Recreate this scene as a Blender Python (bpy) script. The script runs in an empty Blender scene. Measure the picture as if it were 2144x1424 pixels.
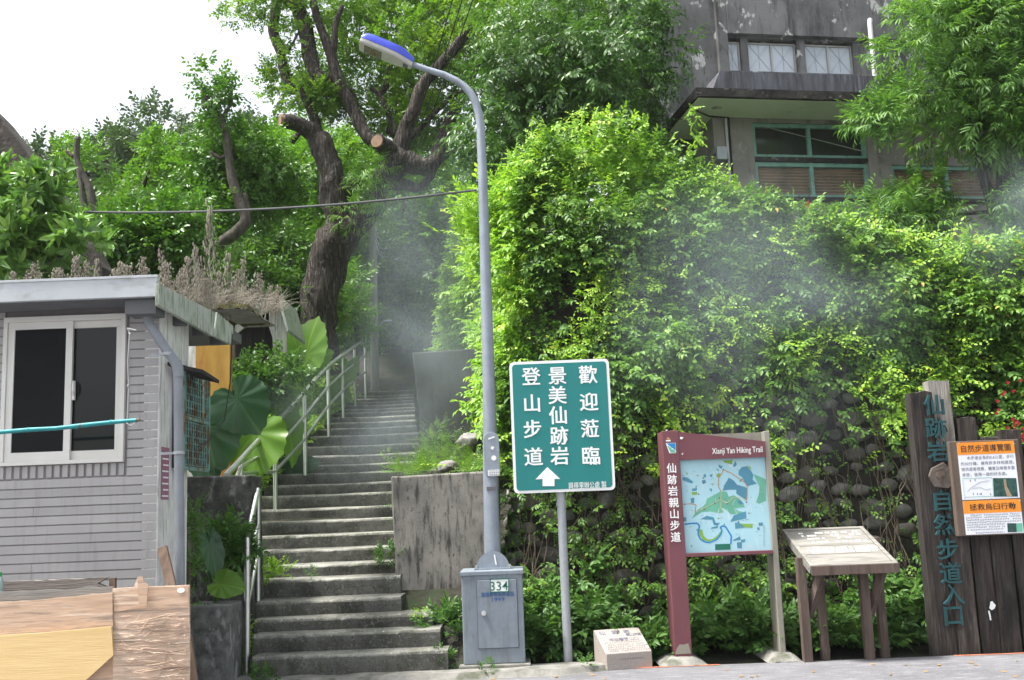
import bpy, bmesh, math, random
import numpy as np
from mathutils import Vector, Matrix, noise

random.seed(11)
rng = np.random.default_rng(11)
S = bpy.context.scene
C = S.collection
R = math.radians

# ------------------------------------------------------------------ camera
PW, PH, FPX = 2144.0, 1424.0, 2200.0
PITCH, ROLL, EYE = R(9.0), R(-2.2), 1.6
cam_d = bpy.data.cameras.new('camera')
cam = bpy.data.objects.new('camera', cam_d)
C.objects.link(cam)
CAMR = Matrix.Rotation(R(90) + PITCH, 3, 'X') @ Matrix.Rotation(ROLL, 3, 'Z')
cam.matrix_world = Matrix.Translation((0, 0, EYE)) @ CAMR.to_4x4()
cam_d.sensor_width = 36.0
cam_d.lens = FPX / PW * 36.0
cam_d.clip_start, cam_d.clip_end = 0.1, 600.0
S.camera = cam

# ------------------------------------------------------------------ light: bright overcast
SUN_EL, SUN_AZ = R(64), R(258)       # azimuth measured from +Y towards +X
w = bpy.data.worlds.new('World'); S.world = w; w.use_nodes = True
wn, wl = w.node_tree.nodes, w.node_tree.links
bg = wn['Background']
sky = wn.new('ShaderNodeTexSky'); sky.sky_type = 'NISHITA'; sky.sun_disc = False
sky.sun_elevation = SUN_EL; sky.sun_rotation = SUN_AZ
sky.dust_density = 4.0; sky.air_density = 1.0; sky.ozone_density = 1.0
hs = wn.new('ShaderNodeHueSaturation'); hs.inputs['Saturation'].default_value = 0.3
hs.inputs['Value'].default_value = 1.0
wl.new(sky.outputs[0], hs.inputs['Color']); wl.new(hs.outputs[0], bg.inputs[0])
bg.inputs[1].default_value = 0.092
sd = bpy.data.lights.new('sun', 'SUN'); sd.energy = 2.3; sd.angle = R(10); sd.color = (1.0, 0.96, 0.9)
sun = bpy.data.objects.new('sun', sd); C.objects.link(sun)
sdir = Vector((math.sin(SUN_AZ) * math.cos(SUN_EL), math.cos(SUN_AZ) * math.cos(SUN_EL), math.sin(SUN_EL)))
sun.rotation_euler = sdir.to_track_quat('Z', 'Y').to_euler()
sun.location = sdir * 60
S.view_settings.view_transform = 'Standard'
S.view_settings.look = 'None'
S.view_settings.gamma = 1.0
S.view_settings.exposure = 2.0
S.cycles.max_bounces = 6
S.cycles.volume_step_rate = 1.0
S.cycles.volume_bounces = 2
S.cycles.transparent_max_bounces = 8

# ------------------------------------------------------------------ helpers
EYEV = Vector((0, 0, EYE))
def ray(px, py):
    return CAMR @ Vector(((px - PW / 2) / FPX, -(py - PH / 2) / FPX, -1.0))
def P(px, py, Y):
    d = ray(px, py); return EYEV + d * (Y / d.y)
def G(px, py, z=0.0):
    d = ray(px, py); return EYEV + d * ((z - EYE) / d.z)
def PPL(px, py, o, n):
    d = ray(px, py); return EYEV + d * ((o - EYEV).dot(n) / d.dot(n))
def X(px, py, Y): return P(px, py, Y).x
def Z(px, py, Y): return P(px, py, Y).z
def MPX(Y): return Y / FPX           # metres per photograph pixel at depth Y (roughly)
def nz(p, s=1.0, o=0.0):
    return noise.noise(Vector((p[0] * s + o, p[1] * s - o, p[2] * s + 2 * o)))

def tag(o, label=None, cat=None, group=None, kind=None):
    if label: o['label'] = label
    if cat: o['category'] = cat
    if group: o['group'] = group
    if kind: o['kind'] = kind
    return o
WLOC = {}
def thing(name, label, cat, loc=(0, 0, 0), group=None):
    o = bpy.data.objects.new(name, None); C.objects.link(o)
    o.location = loc; o.empty_display_size = 0.2
    WLOC[o] = Vector(loc)
    return tag(o, label, cat, group)
def link(name, me, mat, parent, base):
    o = bpy.data.objects.new(name, me); C.objects.link(o)
    if mat: me.materials.append(mat)
    if parent is not None:
        o.parent = parent
        WLOC[o] = WLOC[parent]
        o.location = (0, 0, 0)
    else:
        o.location = base; WLOC[o] = Vector(base)
    return o

class MB:
    def __init__(s): s.v = []; s.f = []; s.rn = []; s.cur = 0.5
    def add(s, vs, fs):
        n = len(s.v)
        s.v += [tuple(p) for p in vs]; s.f += [tuple(i + n for i in f) for f in fs]
        s.rn += [s.cur] * len(vs)
        return s
    def mm(s, x0, x1, y0, y1, z0, z1):
        vs = [(x, y, z) for z in (z0, z1) for y in (y0, y1) for x in (x0, x1)]
        return s.add(vs, [(0, 2, 3, 1), (4, 5, 7, 6), (0, 1, 5, 4), (2, 6, 7, 3), (0, 4, 6, 2), (1, 3, 7, 5)])
    def box(s, c, d, rot=None):
        c = Vector(c); vs = []
        for z in (-.5, .5):
            for y in (-.5, .5):
                for x in (-.5, .5):
                    p = Vector((x * d[0], y * d[1], z * d[2]))
                    vs.append(c + (rot @ p if rot else p))
        return s.add(vs, [(0, 2, 3, 1), (4, 5, 7, 6), (0, 1, 5, 4), (2, 6, 7, 3), (0, 4, 6, 2), (1, 3, 7, 5)])
    def beam(s, a, b, w, h, up=(0, 0, 1)):
        a, b = Vector(a), Vector(b); y = (b - a).normalized(); u = Vector(up)
        x = y.cross(u).normalized(); z = x.cross(y)
        vs = [p + x * (w * i) + z * (h * j) for p in (a, b) for j in (-.5, .5) for i in (-.5, .5)]
        return s.add(vs, [(0, 2, 3, 1), (4, 5, 7, 6), (0, 1, 5, 4), (2, 6, 7, 3), (0, 4, 6, 2), (1, 3, 7, 5)])
    def prism(s, pts, vec):
        n = len(pts); v = Vector(vec); pts = [Vector(p) for p in pts]
        nn = Vector((0, 0, 0))
        for i in range(n): nn += pts[i].cross(pts[(i + 1) % n])
        if nn.dot(v) > 0: pts = pts[::-1]
        vs = pts + [p + v for p in pts]
        fs = [tuple(range(n)), tuple(range(2 * n - 1, n - 1, -1))]
        fs += [(i, i + n, (i + 1) % n + n, (i + 1) % n) for i in range(n)]
        return s.add(vs, fs)
    def tube(s, pts, rad, n=10, cap=True, nzs=0.0, nzf=4.0):
        pts = [Vector(p) for p in pts]; m = len(pts)
        if not hasattr(rad, '__len__'): rad = [rad] * m
        vs, fs = [], []
        t0 = (pts[1] - pts[0]).normalized()
        u = t0.cross(Vector((0.13, 0.97, 0.21)))
        if u.length < .1: u = t0.cross(Vector((1, 0, 0)))
        u.normalize()
        for i in range(m):
            t = (pts[min(i + 1, m - 1)] - pts[max(i - 1, 0)]).normalized()
            u = (u - t * u.dot(t)).normalized(); b = t.cross(u)
            for k in range(n):
                a = 2 * math.pi * k / n
                d = u * math.cos(a) + b * math.sin(a)
                p = pts[i] + d * rad[i]
                if nzs: p += d * rad[i] * nzs * nz(p, nzf) * 2
                vs.append(p)
        for i in range(m - 1):
            for k in range(n):
                k2 = (k + 1) % n
                fs.append((i * n + k, i * n + k2, (i + 1) * n + k2, (i + 1) * n + k))
        if cap: fs += [tuple(range(n - 1, -1, -1)), tuple(range((m - 1) * n, m * n))]
        return s.add(vs, fs)
    def cyl(s, a, b, r, n=16, r2=None): return s.tube([a, b], [r, r if r2 is None else r2], n)
    def ball(s, c, r, sub=2, nzs=0.0, nzf=3.0, rot=None):
        bm = bmesh.new(); bmesh.ops.create_icosphere(bm, subdivisions=sub, radius=1.0)
        c = Vector(c); vs = []
        for v in bm.verts:
            p = v.co.copy()
            if nzs: p *= 1 + nzs * nz(p + c, nzf)
            p = Vector((p.x * r[0], p.y * r[1], p.z * r[2]))
            vs.append(c + (rot @ p if rot else p))
        fs = [tuple(x.index for x in f.verts) for f in bm.faces]
        bm.free(); return s.add(vs, fs)
    def grid(s, fn, nu, nv):
        vs = [fn(i / nu, j / nv) for j in range(nv + 1) for i in range(nu + 1)]
        fs = [(j * (nu + 1) + i, j * (nu + 1) + i + 1, (j + 1) * (nu + 1) + i + 1, (j + 1) * (nu + 1) + i) for j in range(nv) for i in range(nu)]
        return s.add(vs, fs)
    def build(s, name, mat, parent=None, smooth=False, bevel=0.0, seg=2, base=None):
        if parent is not None: b = WLOC[parent]
        elif base is not None: b = Vector(base)
        else:
            a = np.array(s.v); b = Vector((float(a[:, 0].mean()), float(a[:, 1].mean()), float(a[:, 2].min())))
        me = bpy.data.meshes.new(name)
        me.from_pydata([(p[0] - b.x, p[1] - b.y, p[2] - b.z) for p in s.v], [], s.f)
        at = me.attributes.new('rnd', 'FLOAT', 'POINT'); at.data.foreach_set('value', s.rn)
        if smooth:
            me.polygons.foreach_set('use_smooth', [True] * len(me.polygons))
            if smooth != 'all': me.set_sharp_from_angle(angle=R(40))
        me.update()
        o = link(name, me, mat, parent, b)
        if bevel:
            m = o.modifiers.new('bevel', 'BEVEL'); m.width = bevel; m.segments = seg
            m.limit_method = 'ANGLE'; m.angle_limit = R(35)
        return o

# ------------------------------------------------------------------ lettering (font curves turned into meshes)
GL = {}
def prime(strings, off):
    obs = []
    for st in strings:
        if (st, off) in GL: continue
        cu = bpy.data.curves.new('lettering', 'FONT'); cu.body = st; cu.extrude = 0.02; cu.offset = off
        cu.resolution_u = 3
        o = bpy.data.objects.new('lettering', cu); C.objects.link(o); obs.append((st, o))
    dg = bpy.context.evaluated_depsgraph_get()
    for st, o in obs:
        me = bpy.data.meshes.new_from_object(o.evaluated_get(dg))
        v = np.array([tuple(x.co) for x in me.vertices]) if len(me.vertices) else np.zeros((0, 3))
        if len(v): v[:, 2] = np.where(v[:, 2] > 0, 1.0, 0.0)
        GL[(st, off)] = (v, [tuple(p.vertices) for p in me.polygons])
        bpy.data.meshes.remove(me)
        cu = o.data; bpy.data.objects.remove(o); bpy.data.curves.remove(cu)
prime(list('歡迎蒞臨景美仙跡岩登山步道'), 0.007)
prime(['興得里辦公處 製', '334', '路燈維修服務電話', '1999', 'Xianji Yan Hiking Trail'], 0.002)
prime(list('仙跡岩親山步道自然入口國海巡署登'), 0.012)
prime(['自然步道導覽圖', '拯救烏臼行動'], 0.006)
prime(['本步道全長約0.6公里，步行', '約30分鐘，擁有許多林相資源，', '提供遊客視覺、觸覺及嗅覺多重', '享受，值得一遊的好去處。', '國'], 0.0)
def put(mb, st, off, c, h, thick, right=(1, 0, 0), up=(0, 0, 1), width=None, cjk=True):
    """string centred on c, glyph height h, standing thick proud of c"""
    v, f = GL[(st, off)]
    r, u = Vector(right).normalized(), Vector(up).normalized(); n = r.cross(u)
    lo, hi = v.min(0), v.max(0)
    if len(st) == 1 and cjk:
        g = GL[('國', 0.012)][0]; g0, g1 = g.min(0), g.max(0); k = h / (g1[1] - g0[1])
        cx, cy = (g0[0] + g1[0]) / 2, (g0[1] + g1[1]) / 2; kx = k
    else:
        k = h / (hi[1] - lo[1]); cx, cy = (lo[0] + hi[0]) / 2, (lo[1] + hi[1]) / 2
        kx = k if width is None else width / (hi[0] - lo[0])
    c = Vector(c)
    mb.add([c + r * float((p[0] - cx) * kx) + u * float((p[1] - cy) * k) + n * float(p[2] * thick) for p in v], f)

# ------------------------------------------------------------------ materials
def ramp(nd, stops):
    cr = nd.color_ramp
    while len(cr.elements) > 1: cr.elements.remove(cr.elements[-1])
    cr.elements[0].position = stops[0][0]; cr.elements[0].color = (*stops[0][1], 1)
    for p, c in stops[1:]:
        e = cr.elements.new(p); e.color = (*c, 1)
KS = {'asphalt': 1.0, 'white_print': .95, 'white_notice_sheet': .9, 'orange_print': .9, 'step_concrete': .78, 'grey_siding': 1.08, 'lower_facade': 1.1, 'weathered_facade': .9, 'faded_teal_timber': 1.25, 'brown_blind': 1.4, 'siding_backing': .85, 'splintered_plywood': 1.0, 'weathered_plywood': .98, 'old_timber': .33, 'block_concrete': .82, 'smoky_concrete': .5, 'white_window_frame': .88, 'maroon_paint': .95, 'roof_fascia': .75, 'carved_plaque': .5, 'bleached_timber': .9, 'pale_yellow_plywood': .9, 'dark_window_glass': 1, 'dim_glass': 1, 'painted_sky_glass': 1, 'lamp_blue': 1, 'camphor_bark': .8, 'river_cobble': .85, 'pale_green_soffit': 1., 'white_plaster': 1.05, 'maroon_paint': .9, 'teal_letter': .36, 'map_print_pale_blue': .85, 'grey_weathered_desk': .62, 'pink_granite': .85, 'stainless_steel': .9}
def mat(name, col, rough=.6, metal=0., spec=.4, col2=None, vs=3., st=(1, 1, 1), stains=(), bump=0., bs=40., bst=(1, 1, 1), rnd=0., det=6., band=(.35, .65), coat=0., bd=.01):
    ks = KS.get(name, .72); col = tuple(c * ks for c in col); col2 = tuple(c * ks for c in col2) if col2 else None
    stains = [(tuple(c * ks for c in q[0]),) + tuple(q[1:]) for q in stains]
    m = bpy.data.materials.new(name); m.use_nodes = True
    N, L = m.node_tree.nodes, m.node_tree.links
    b = N['Principled BSDF']
    b.inputs['Roughness'].default_value = rough; b.inputs['Metallic'].default_value = metal
    b.inputs['Specular IOR Level'].default_value = spec; b.inputs['Coat Weight'].default_value = coat
    tc = N.new('ShaderNodeTexCoord')
    def ns(scale, stretch, detail=det, rgh=.6):
        mp = N.new('ShaderNodeMapping'); mp.inputs['Scale'].default_value = stretch
        L.new(tc.outputs['Object'], mp.inputs['Vector'])
        t = N.new('ShaderNodeTexNoise'); t.inputs['Scale'].default_value = scale
        t.inputs['Detail'].default_value = detail; t.inputs['Roughness'].default_value = rgh
        L.new(mp.outputs[0], t.inputs['Vector']); return t.outputs['Fac']
    if col2 is None: col2 = tuple(c * .8 for c in col)
    rp = N.new('ShaderNodeValToRGB'); ramp(rp, [(band[0], col2), (band[1], col)])
    L.new(ns(vs, st), rp.inputs[0]); cur = rp.outputs[0]
    for (sc, scale, stretch, lo, hi, amt) in stains:
        r2 = N.new('ShaderNodeValToRGB'); ramp(r2, [(lo, (0, 0, 0)), (hi, (amt, amt, amt))])
        L.new(ns(scale, stretch), r2.inputs[0])
        mx = N.new('ShaderNodeMix'); mx.data_type = 'RGBA'
        L.new(r2.outputs[0], mx.inputs[0]); L.new(cur, mx.inputs[6]); mx.inputs[7].default_value = (*sc, 1)
        cur = mx.outputs[2]
    if rnd:
        at = N.new('ShaderNodeAttribute'); at.attribute_name = 'rnd'
        mr = N.new('ShaderNodeMapRange'); mr.inputs[3].default_value = 1 - rnd; mr.inputs[4].default_value = 1 + rnd
        L.new(at.outputs['Fac'], mr.inputs[0])
        mx = N.new('ShaderNodeMix'); mx.data_type = 'RGBA'; mx.blend_type = 'MULTIPLY'; mx.inputs[0].default_value = 1
        L.new(cur, mx.inputs[6]); L.new(mr.outputs[0], mx.inputs[7]); cur = mx.outputs[2]
    L.new(cur, b.inputs['Base Color'])
    if bump:
        bp = N.new('ShaderNodeBump'); bp.inputs['Strength'].default_value = bump; bp.inputs['Distance'].default_value = bd
        L.new(ns(bs, bst, 5.), bp.inputs['Height']); L.new(bp.outputs[0], b.inputs['Normal'])
    return m
def leafmat(name, stops, trans=.3, rough=.45, spec=.35, tint=(1.25, 1.3, .7), vein=0.):
    m = bpy.data.materials.new(name); m.use_nodes = True
    N, L = m.node_tree.nodes, m.node_tree.links
    b = N['Principled BSDF']; out = N['Material Output']
    b.inputs['Roughness'].default_value = rough; b.inputs['Specular IOR Level'].default_value = spec
    at = N.new('ShaderNodeAttribute'); at.attribute_name = 'rnd'
    rp = N.new('ShaderNodeValToRGB'); ramp(rp, stops); L.new(at.outputs['Fac'], rp.inputs[0])
    L.new(rp.outputs[0], b.inputs['Base Color'])
    tr = N.new('ShaderNodeBsdfTranslucent')
    mx = N.new('ShaderNodeMix'); mx.data_type = 'RGBA'; mx.blend_type = 'MULTIPLY'; mx.inputs[0].default_value = 1
    L.new(rp.outputs[0], mx.inputs[6]); mx.inputs[7].default_value = (*tint, 1); L.new(mx.outputs[2], tr.inputs[0])
    ms = N.new('ShaderNodeMixShader'); ms.inputs[0].default_value = trans
    L.new(b.outputs[0], ms.inputs[1]); L.new(tr.outputs[0], ms.inputs[2]); L.new(ms.outputs[0], out.inputs['Surface'])
    return m

DK = (.02, .019, .017)
M = {}
M['asphalt'] = mat('asphalt', (.16, .16, .172), .92, col2=(.11, .11, .118), vs=1.2, stains=[((.26, .26, .275), 16, (.3, 1, 1), .5, .68, .6), ((.07, .07, .075), 5, (.22, 1, 1), .55, .7, .6), ((.3, .3, .31), 90, (1, 1, 1), .55, .7, .7), ((.06, .06, .06), 60, (1, 1, 1), .58, .7, .6)], bump=.7, bs=120)
M['earth'] = mat('earth', (.045, .04, .028), .95, col2=(.02, .018, .012), vs=5, stains=[((.03, .055, .015), 2.5, (1, 1, 1), .45, .65, .8)], bump=.8, bs=12, bd=.05)
M['kerb'] = mat('kerb_concrete', (.33, .32, .29), .9, col2=(.2, .2, .18), vs=6, stains=[((.08, .09, .05), 5, (1, 1, 1), .5, .65, .8)], bump=.6, bs=60)
M['paint_orange'] = mat('orange_paint', (.75, .22, .1), .8, col2=(.5, .2, .12), vs=20)
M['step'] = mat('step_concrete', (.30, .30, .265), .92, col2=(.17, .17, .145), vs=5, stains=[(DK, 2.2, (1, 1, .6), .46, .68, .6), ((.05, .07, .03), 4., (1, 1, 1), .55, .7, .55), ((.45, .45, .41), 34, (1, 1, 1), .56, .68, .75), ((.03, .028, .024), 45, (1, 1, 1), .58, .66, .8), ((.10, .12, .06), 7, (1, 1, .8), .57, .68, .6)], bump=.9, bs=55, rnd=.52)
M['block'] = mat('block_concrete', (.36, .34, .30), .92, col2=(.22, .21, .19), vs=3, stains=[(DK, 4.5, (3, 3, .45), .50, .64, .8), ((.035, .035, .03), 26, (1, 1, .5), .6, .68, .8), ((.06, .058, .05), 1.4, (1, 1, 1), .5, .68, .6)], bump=.55, bs=60, bd=.012)
M['blockdark'] = mat('mossy_dark_concrete', (.13, .135, .12), .95, col2=(.03, .033, .028), vs=5, stains=[((.42, .43, .40), 8, (1.6, 1.6, .6), .54, .68, .75), (DK, 3, (1, 1, 1), .5, .6, .6)], bump=.9, bs=30, bd=.02)
M['blockgrey'] = mat('grey_rendered_concrete', (.26, .265, .25), .92, col2=(.09, .095, .085), vs=7, stains=[((.45, .46, .45), 4, (2, 2, 1), .56, .64, .7), (DK, 18, (1, 1, 1), .58, .7, .7)], bump=.9, bs=40)
M['blockup'] = mat('smoky_concrete', (.15, .15, .145), .95, col2=(.075, .078, .072), vs=2, stains=[((.04, .05, .03), 5, (2, 2, .5), .5, .65, .6)], bump=.5, bs=30)
M['siding'] = mat('grey_siding', (.34, .33, .322), .62, col2=(.30, .291, .284), vs=2, stains=[((.2, .19, .185), 3, (6, 6, .6), .52, .72, .5)], bump=.35, bs=160, bd=.006, rnd=.06)
M['mortar'] = mat('siding_backing', (.27, .25, .245), .8)
M['plaster'] = mat('white_plaster', (.62, .62, .59), .85, col2=(.48, .48, .45), vs=5, stains=[((.2, .21, .17), 5, (4, 4, .5), .52, .66, .7)], bump=.3, bs=30)
M['window_frame'] = mat('white_window_frame', (.72, .71, .67), .45, col2=(.66, .65, .6), vs=3)
M['galv'] = mat('galvanised_metal', (.50, .53, .56), .55, .35, col2=(.44, .47, .50), vs=30, stains=[((.32, .34, .36), 3, (4, 4, .6), .5, .7, .5)], bump=.1, bs=60)
M['pole'] = mat('pole_grey_metal', (.36, .41, .47), .55, .25, col2=(.30, .345, .40), vs=7, stains=[((.24, .26, .29), 4, (5, 5, .5), .52, .7, .6), ((.5, .54, .58), 40, (1, 1, 1), .62, .72, .5)], bump=.12, bs=50)
M['cabinet'] = mat('cabinet_blue_grey', (.30, .35, .40), .62, .15, col2=(.235, .275, .32), vs=5, stains=[((.2, .215, .23), 5, (4, 4, .5), .5, .68, .7), ((.30, .16, .09), 9, (2, 2, .8), .68, .76, .7)], bump=.15, bs=40)
M['steel'] = mat('stainless_steel', (.80, .81, .81), .32, 1., col2=(.7, .71, .71), vs=10)
M['fascia'] = mat('roof_fascia', (.60, .63, .65), .5, .2, col2=(.5, .53, .55), vs=3, stains=[((.25, .27, .24), 3, (1, 1, 2.5), .56, .72, .6), ((.3, .33, .25), 11, (.4, 1, 3), .6, .7, .4)])
M['fascia_side'] = mat('mossy_fascia', (.55, .58, .53), .7, 0, col2=(.42, .46, .38), vs=4, stains=[((.10, .15, .05), 8, (3, 3, .6), .5, .64, .75), ((.1, .11, .07), 30, (1, 1, .4), .58, .7, .7)], bump=.2)
M['pvc'] = mat('grey_pvc', (.29, .315, .345), .45, col2=(.24, .265, .29), vs=6, stains=[((.2, .2, .2), 6, (3, 3, .6), .56, .7, .4)])
M['glass_dark'] = mat('dark_window_glass', (.008, .009, .009), .06, 0, .28, col2=(.008, .009, .009), vs=2)
M['mesh_dark'] = mat('insect_screen', (.018, .019, .02), .7, 0, .08, col2=(.013, .014, .015), vs=2)
M['soffit'] = mat('dark_soffit', (.16, .165, .17), .8)
M['teal'] = mat('teal_paint', (.02, .34, .36), .5, col2=(.02, .28, .3), vs=20, stains=[((.16, .09, .07), 5, (3, 1, 1), .66, .7, .9)])
M['rope'] = mat('rope', (.4, .4, .4), .9)
M['plywood'] = mat('weathered_plywood', (.58, .41, .29), .85, col2=(.42, .28, .19), vs=3, st=(.6, 1, 7), stains=[((.16, .13, .115), 3.2, (.5, 1, 7), .52, .66, .85), ((.70, .56, .43), 7, (.3, 1, 9), .54, .66, .8), ((.40, .21, .11), 2.2, (.6, 1, 3), .58, .7, .6)], bump=.35, bs=40, bst=(.25, 1, 8), bd=.008)
M['plyrough'] = mat('splintered_plywood', (.60, .45, .34), .9, col2=(.46, .33, .24), vs=5, st=(.35, 1, 12), stains=[((.27, .20, .16), 5, (.4, 1, 14), .54, .62, .8), ((.76, .63, .5), 8, (.3, 1, 14), .53, .62, .8)], bump=.35, bs=40, bst=(.2, 1, 14), bd=.008)
M['plyyellow'] = mat('pale_yellow_plywood', (.76, .56, .27), .75, col2=(.66, .46, .21), vs=2.5, st=(.35, 1, 6), stains=[((.6, .38, .14), 7, (.25, 1, 9), .57, .7, .4)], bump=.2, bs=30, bst=(.2, 1, 6))
M['plyedge'] = mat('grey_weathered_plank', (.33, .29, .26), .9, col2=(.17, .145, .125), vs=4, st=(.4, 1, 8), stains=[((.05, .045, .04), 6, (.4, 1, 9), .58, .66, .8)], bump=.8, bs=18, bst=(.3, 1, 7), bd=.02)
M['stick'] = mat('brown_stick', (.24, .16, .115), .9, col2=(.13, .085, .06), vs=8, st=(3, 3, .5), bump=.6, bs=30)
M['yellowwall'] = mat('ochre_peeling_wall', (.60, .36, .065), .85, col2=(.44, .245, .045), vs=4, st=(2, 2, .5), stains=[((.46, .17, .03), 3, (2, 2, .4), .55, .66, .6), ((.12, .09, .04), 4, (1, 1, .6), .6, .7, .7)], bump=.3)
M['rustgrille'] = mat('rusty_green_paint', (.20, .38, .33), .7, col2=(.13, .26, .22), vs=9, stains=[((.17, .085, .035), 14, (1, 1, .6), .48, .58, .9)])
M['boarddark'] = mat('dark_boards', (.045, .042, .038), .9, col2=(.022, .02, .018), vs=6, st=(4, 4, .4), bump=.5)
M['boardpale'] = mat('pale_peeling_boards', (.52, .54, .47), .85, col2=(.32, .34, .27), vs=5, st=(5, 5, .5), stains=[((.12, .13, .08), 9, (3, 3, .5), .56, .66, .8)], bump=.3)
M['corr'] = mat('corrugated_sheet', (.4, .39, .36), .8, col2=(.25, .24, .21), vs=6)
M['paper_red'] = mat('faded_pink_notice', (.40, .14, .20), .8, col2=(.33, .2, .28), vs=8, st=(1, 2, 1))
M['green_sign'] = mat('sign_green', (.010, .25, .24), .42, 0, .45, col2=(.009, .23, .22), vs=2, stains=[((.05, .27, .25), 2, (3, 3, .6), .58, .8, .35)])
M['white'] = mat('white_print', (.82, .83, .81), .5, col2=(.76, .77, .75), vs=5)
M['black'] = mat('black_print', (.025, .022, .02), .6)
M['printgrey'] = mat('grey_print', (.17, .18, .24), .6)
M['blueprint'] = mat('blue_stencil', (.015, .12, .38), .6)
M['lampblue'] = mat('lamp_blue', (.06, .09, .62), .38, 0, .5, col2=(.05, .075, .52), vs=6)
M['lampwhite'] = mat('lamp_white', (.66, .66, .60), .5, col2=(.58, .58, .52), vs=9)
M['lampglass'] = mat('lamp_lens', (.25, .24, .19), .25, 0, .6, col2=(.14, .135, .11), vs=22, st=(1, 1, 1))
M['maroon'] = mat('maroon_paint', (.165, .055, .068), .55, col2=(.145, .047, .058), vs=2, stains=[((.21, .085, .095), 3, (4, 4, .5), .55, .75, .5)], bump=.05)
M['olive'] = mat('taupe_metal', (.36, .34, .28), .6, col2=(.30, .285, .235), vs=3, stains=[((.2, .19, .15), 4, (4, 4, .5), .55, .7, .5)])
M['mapbase'] = mat('map_print_pale_blue', (.44, .70, .77), .3, col2=(.40, .66, .74), vs=4)
M['mapblue'] = mat('map_print_blue', (.11, .36, .50), .35)
M['mapgreen'] = mat('map_print_green', (.20, .60, .42), .35)
M['mapolive'] = mat('map_print_leaf_green', (.30, .55, .09), .35)
M['mapdark'] = mat('map_print_dark_green', (.015, .20, .13), .35)
M['mapriver'] = mat('map_print_river_blue', (.02, .30, .72), .35)
M['maporange'] = mat('map_print_orange', (.66, .36, .12), .35)
M['oldwood'] = mat('old_timber', (.16, .13, .112), .92, col2=(.05, .04, .034), vs=5, st=(4, 4, .35), stains=[((.25, .225, .2), 9, (4, 4, .3), .55, .68, .7), (DK, 2.4, (2, 2, .6), .52, .64, .7)], bump=1., bs=16, bst=(4, 4, .25), bd=.03, rnd=.35)
M['palewood'] = mat('bleached_timber', (.42, .39, .35), .92, col2=(.2, .18, .155), vs=7, st=(4, 4, .3), stains=[(DK, 14, (3, 3, .35), .6, .68, .8)], bump=1., bs=18, bst=(4, 4, .25), bd=.03)
M['deskwood'] = mat('grey_weathered_desk', (.41, .395, .355), .85, col2=(.27, .255, .23), vs=4, st=(.6, 6, 6), stains=[((.13, .115, .095), 5, (.5, 5, 5), .56, .68, .6), ((.62, .58, .5), 9, (.4, 6, 6), .6, .7, .5)], bump=.5, bs=20, bst=(.4, 5, 5))
M['legwood'] = mat('brown_stained_timber', (.16, .115, .095), .85, col2=(.09, .062, .05), vs=5, st=(4, 4, .4), stains=[((.27, .23, .2), 6, (5, 5, .4), .58, .7, .6)], bump=.4, bs=25, bst=(4, 4, .3))
M['framewood'] = mat('board_frame_timber', (.17, .125, .095), .8, col2=(.11, .08, .06), vs=5, st=(4, 4, .4), bump=.4)
M['teal_letter'] = mat('teal_letter', (.03, .19, .20), .6, col2=(.018, .12, .14), vs=12)
M['plaque'] = mat('carved_plaque', (.22, .18, .15), .85, col2=(.15, .12, .1), vs=12, bump=.4)
M['orange'] = mat('orange_print', (.86, .30, .025), .45, col2=(.8, .26, .02), vs=1.5)
M['paper'] = mat('white_notice_sheet', (.78, .80, .84), .4, col2=(.74, .76, .8), vs=2)
M['photo_dark'] = mat('dark_photo_print', (.012, .05, .045), .35, col2=(.05, .14, .12), vs=22)
M['photo_path'] = mat('sandy_photo_print', (.45, .33, .2), .35)
M['stone_marker'] = mat('pink_granite', (.40, .35, .315), .7, col2=(.34, .30, .27), vs=40, stains=[((.6, .53, .48), 90, (1, 1, 1), .58, .66, .7), ((.12, .11, .1), 5, (2, 2, .5), .62, .7, .6)], bump=.15, bs=80)
M['cobble'] = mat('river_cobble', (.30, .29, .275), .85, col2=(.18, .17, .155), vs=9, stains=[((.06, .05, .035), 2.2, (1, 1, 1), .46, .62, .75), ((.05, .055, .035), 5, (1, 1, 1), .5, .66, .7), ((.33, .32, .31), 30, (1, 1, 1), .6, .75, .5)], bump=.4, bs=30, rnd=.5)
M['wallmortar'] = mat('dark_wall_mortar', (.06, .054, .045), .95, col2=(.028, .026, .02), vs=4, stains=[((.04, .06, .02), 3, (1, 1, 1), .5, .65, .6)], bump=.8, bs=14, bd=.04)
M['bark'] = mat('camphor_bark', (.105, .085, .07), .95, col2=(.035, .028, .023), vs=7, st=(3, 3, .55), stains=[((.30, .27, .235), 8, (3, 3, .35), .53, .66, .75), ((.012, .01, .009), 12, (3, 3, .3), .55, .62, .9)], bump=1., bs=9, bst=(3, 3, .45), bd=.14)
M['barkgrey'] = mat('grey_bark', (.13, .115, .09), .95, col2=(.05, .043, .035), vs=7, st=(2, 2, .7), stains=[((.22, .2, .17), 9, (2, 2, .6), .56, .7, .6)], bump=.8, bs=14, bst=(2, 2, .6), bd=.03)
M['cutwood'] = mat('sawn_wood', (.34, .22, .13), .85, col2=(.22, .14, .085), vs=14)
M['twig'] = mat('dry_twig', (.22, .17, .12), .9, col2=(.13, .1, .07), vs=9)
M['conc_b'] = mat('weathered_facade', (.195, .197, .197), .92, col2=(.10, .10, .10), vs=1.3, st=(1, 1, .8), stains=[(DK, 2.2, (2.2, 2.2, .32), .5, .68, .75), ((.62, .62, .6), 2.6, (1.3, 1.3, .8), .60, .63, .7), ((.035, .034, .033), 9, (2, 2, .5), .58, .68, .6)], bump=.6, bs=12)
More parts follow.
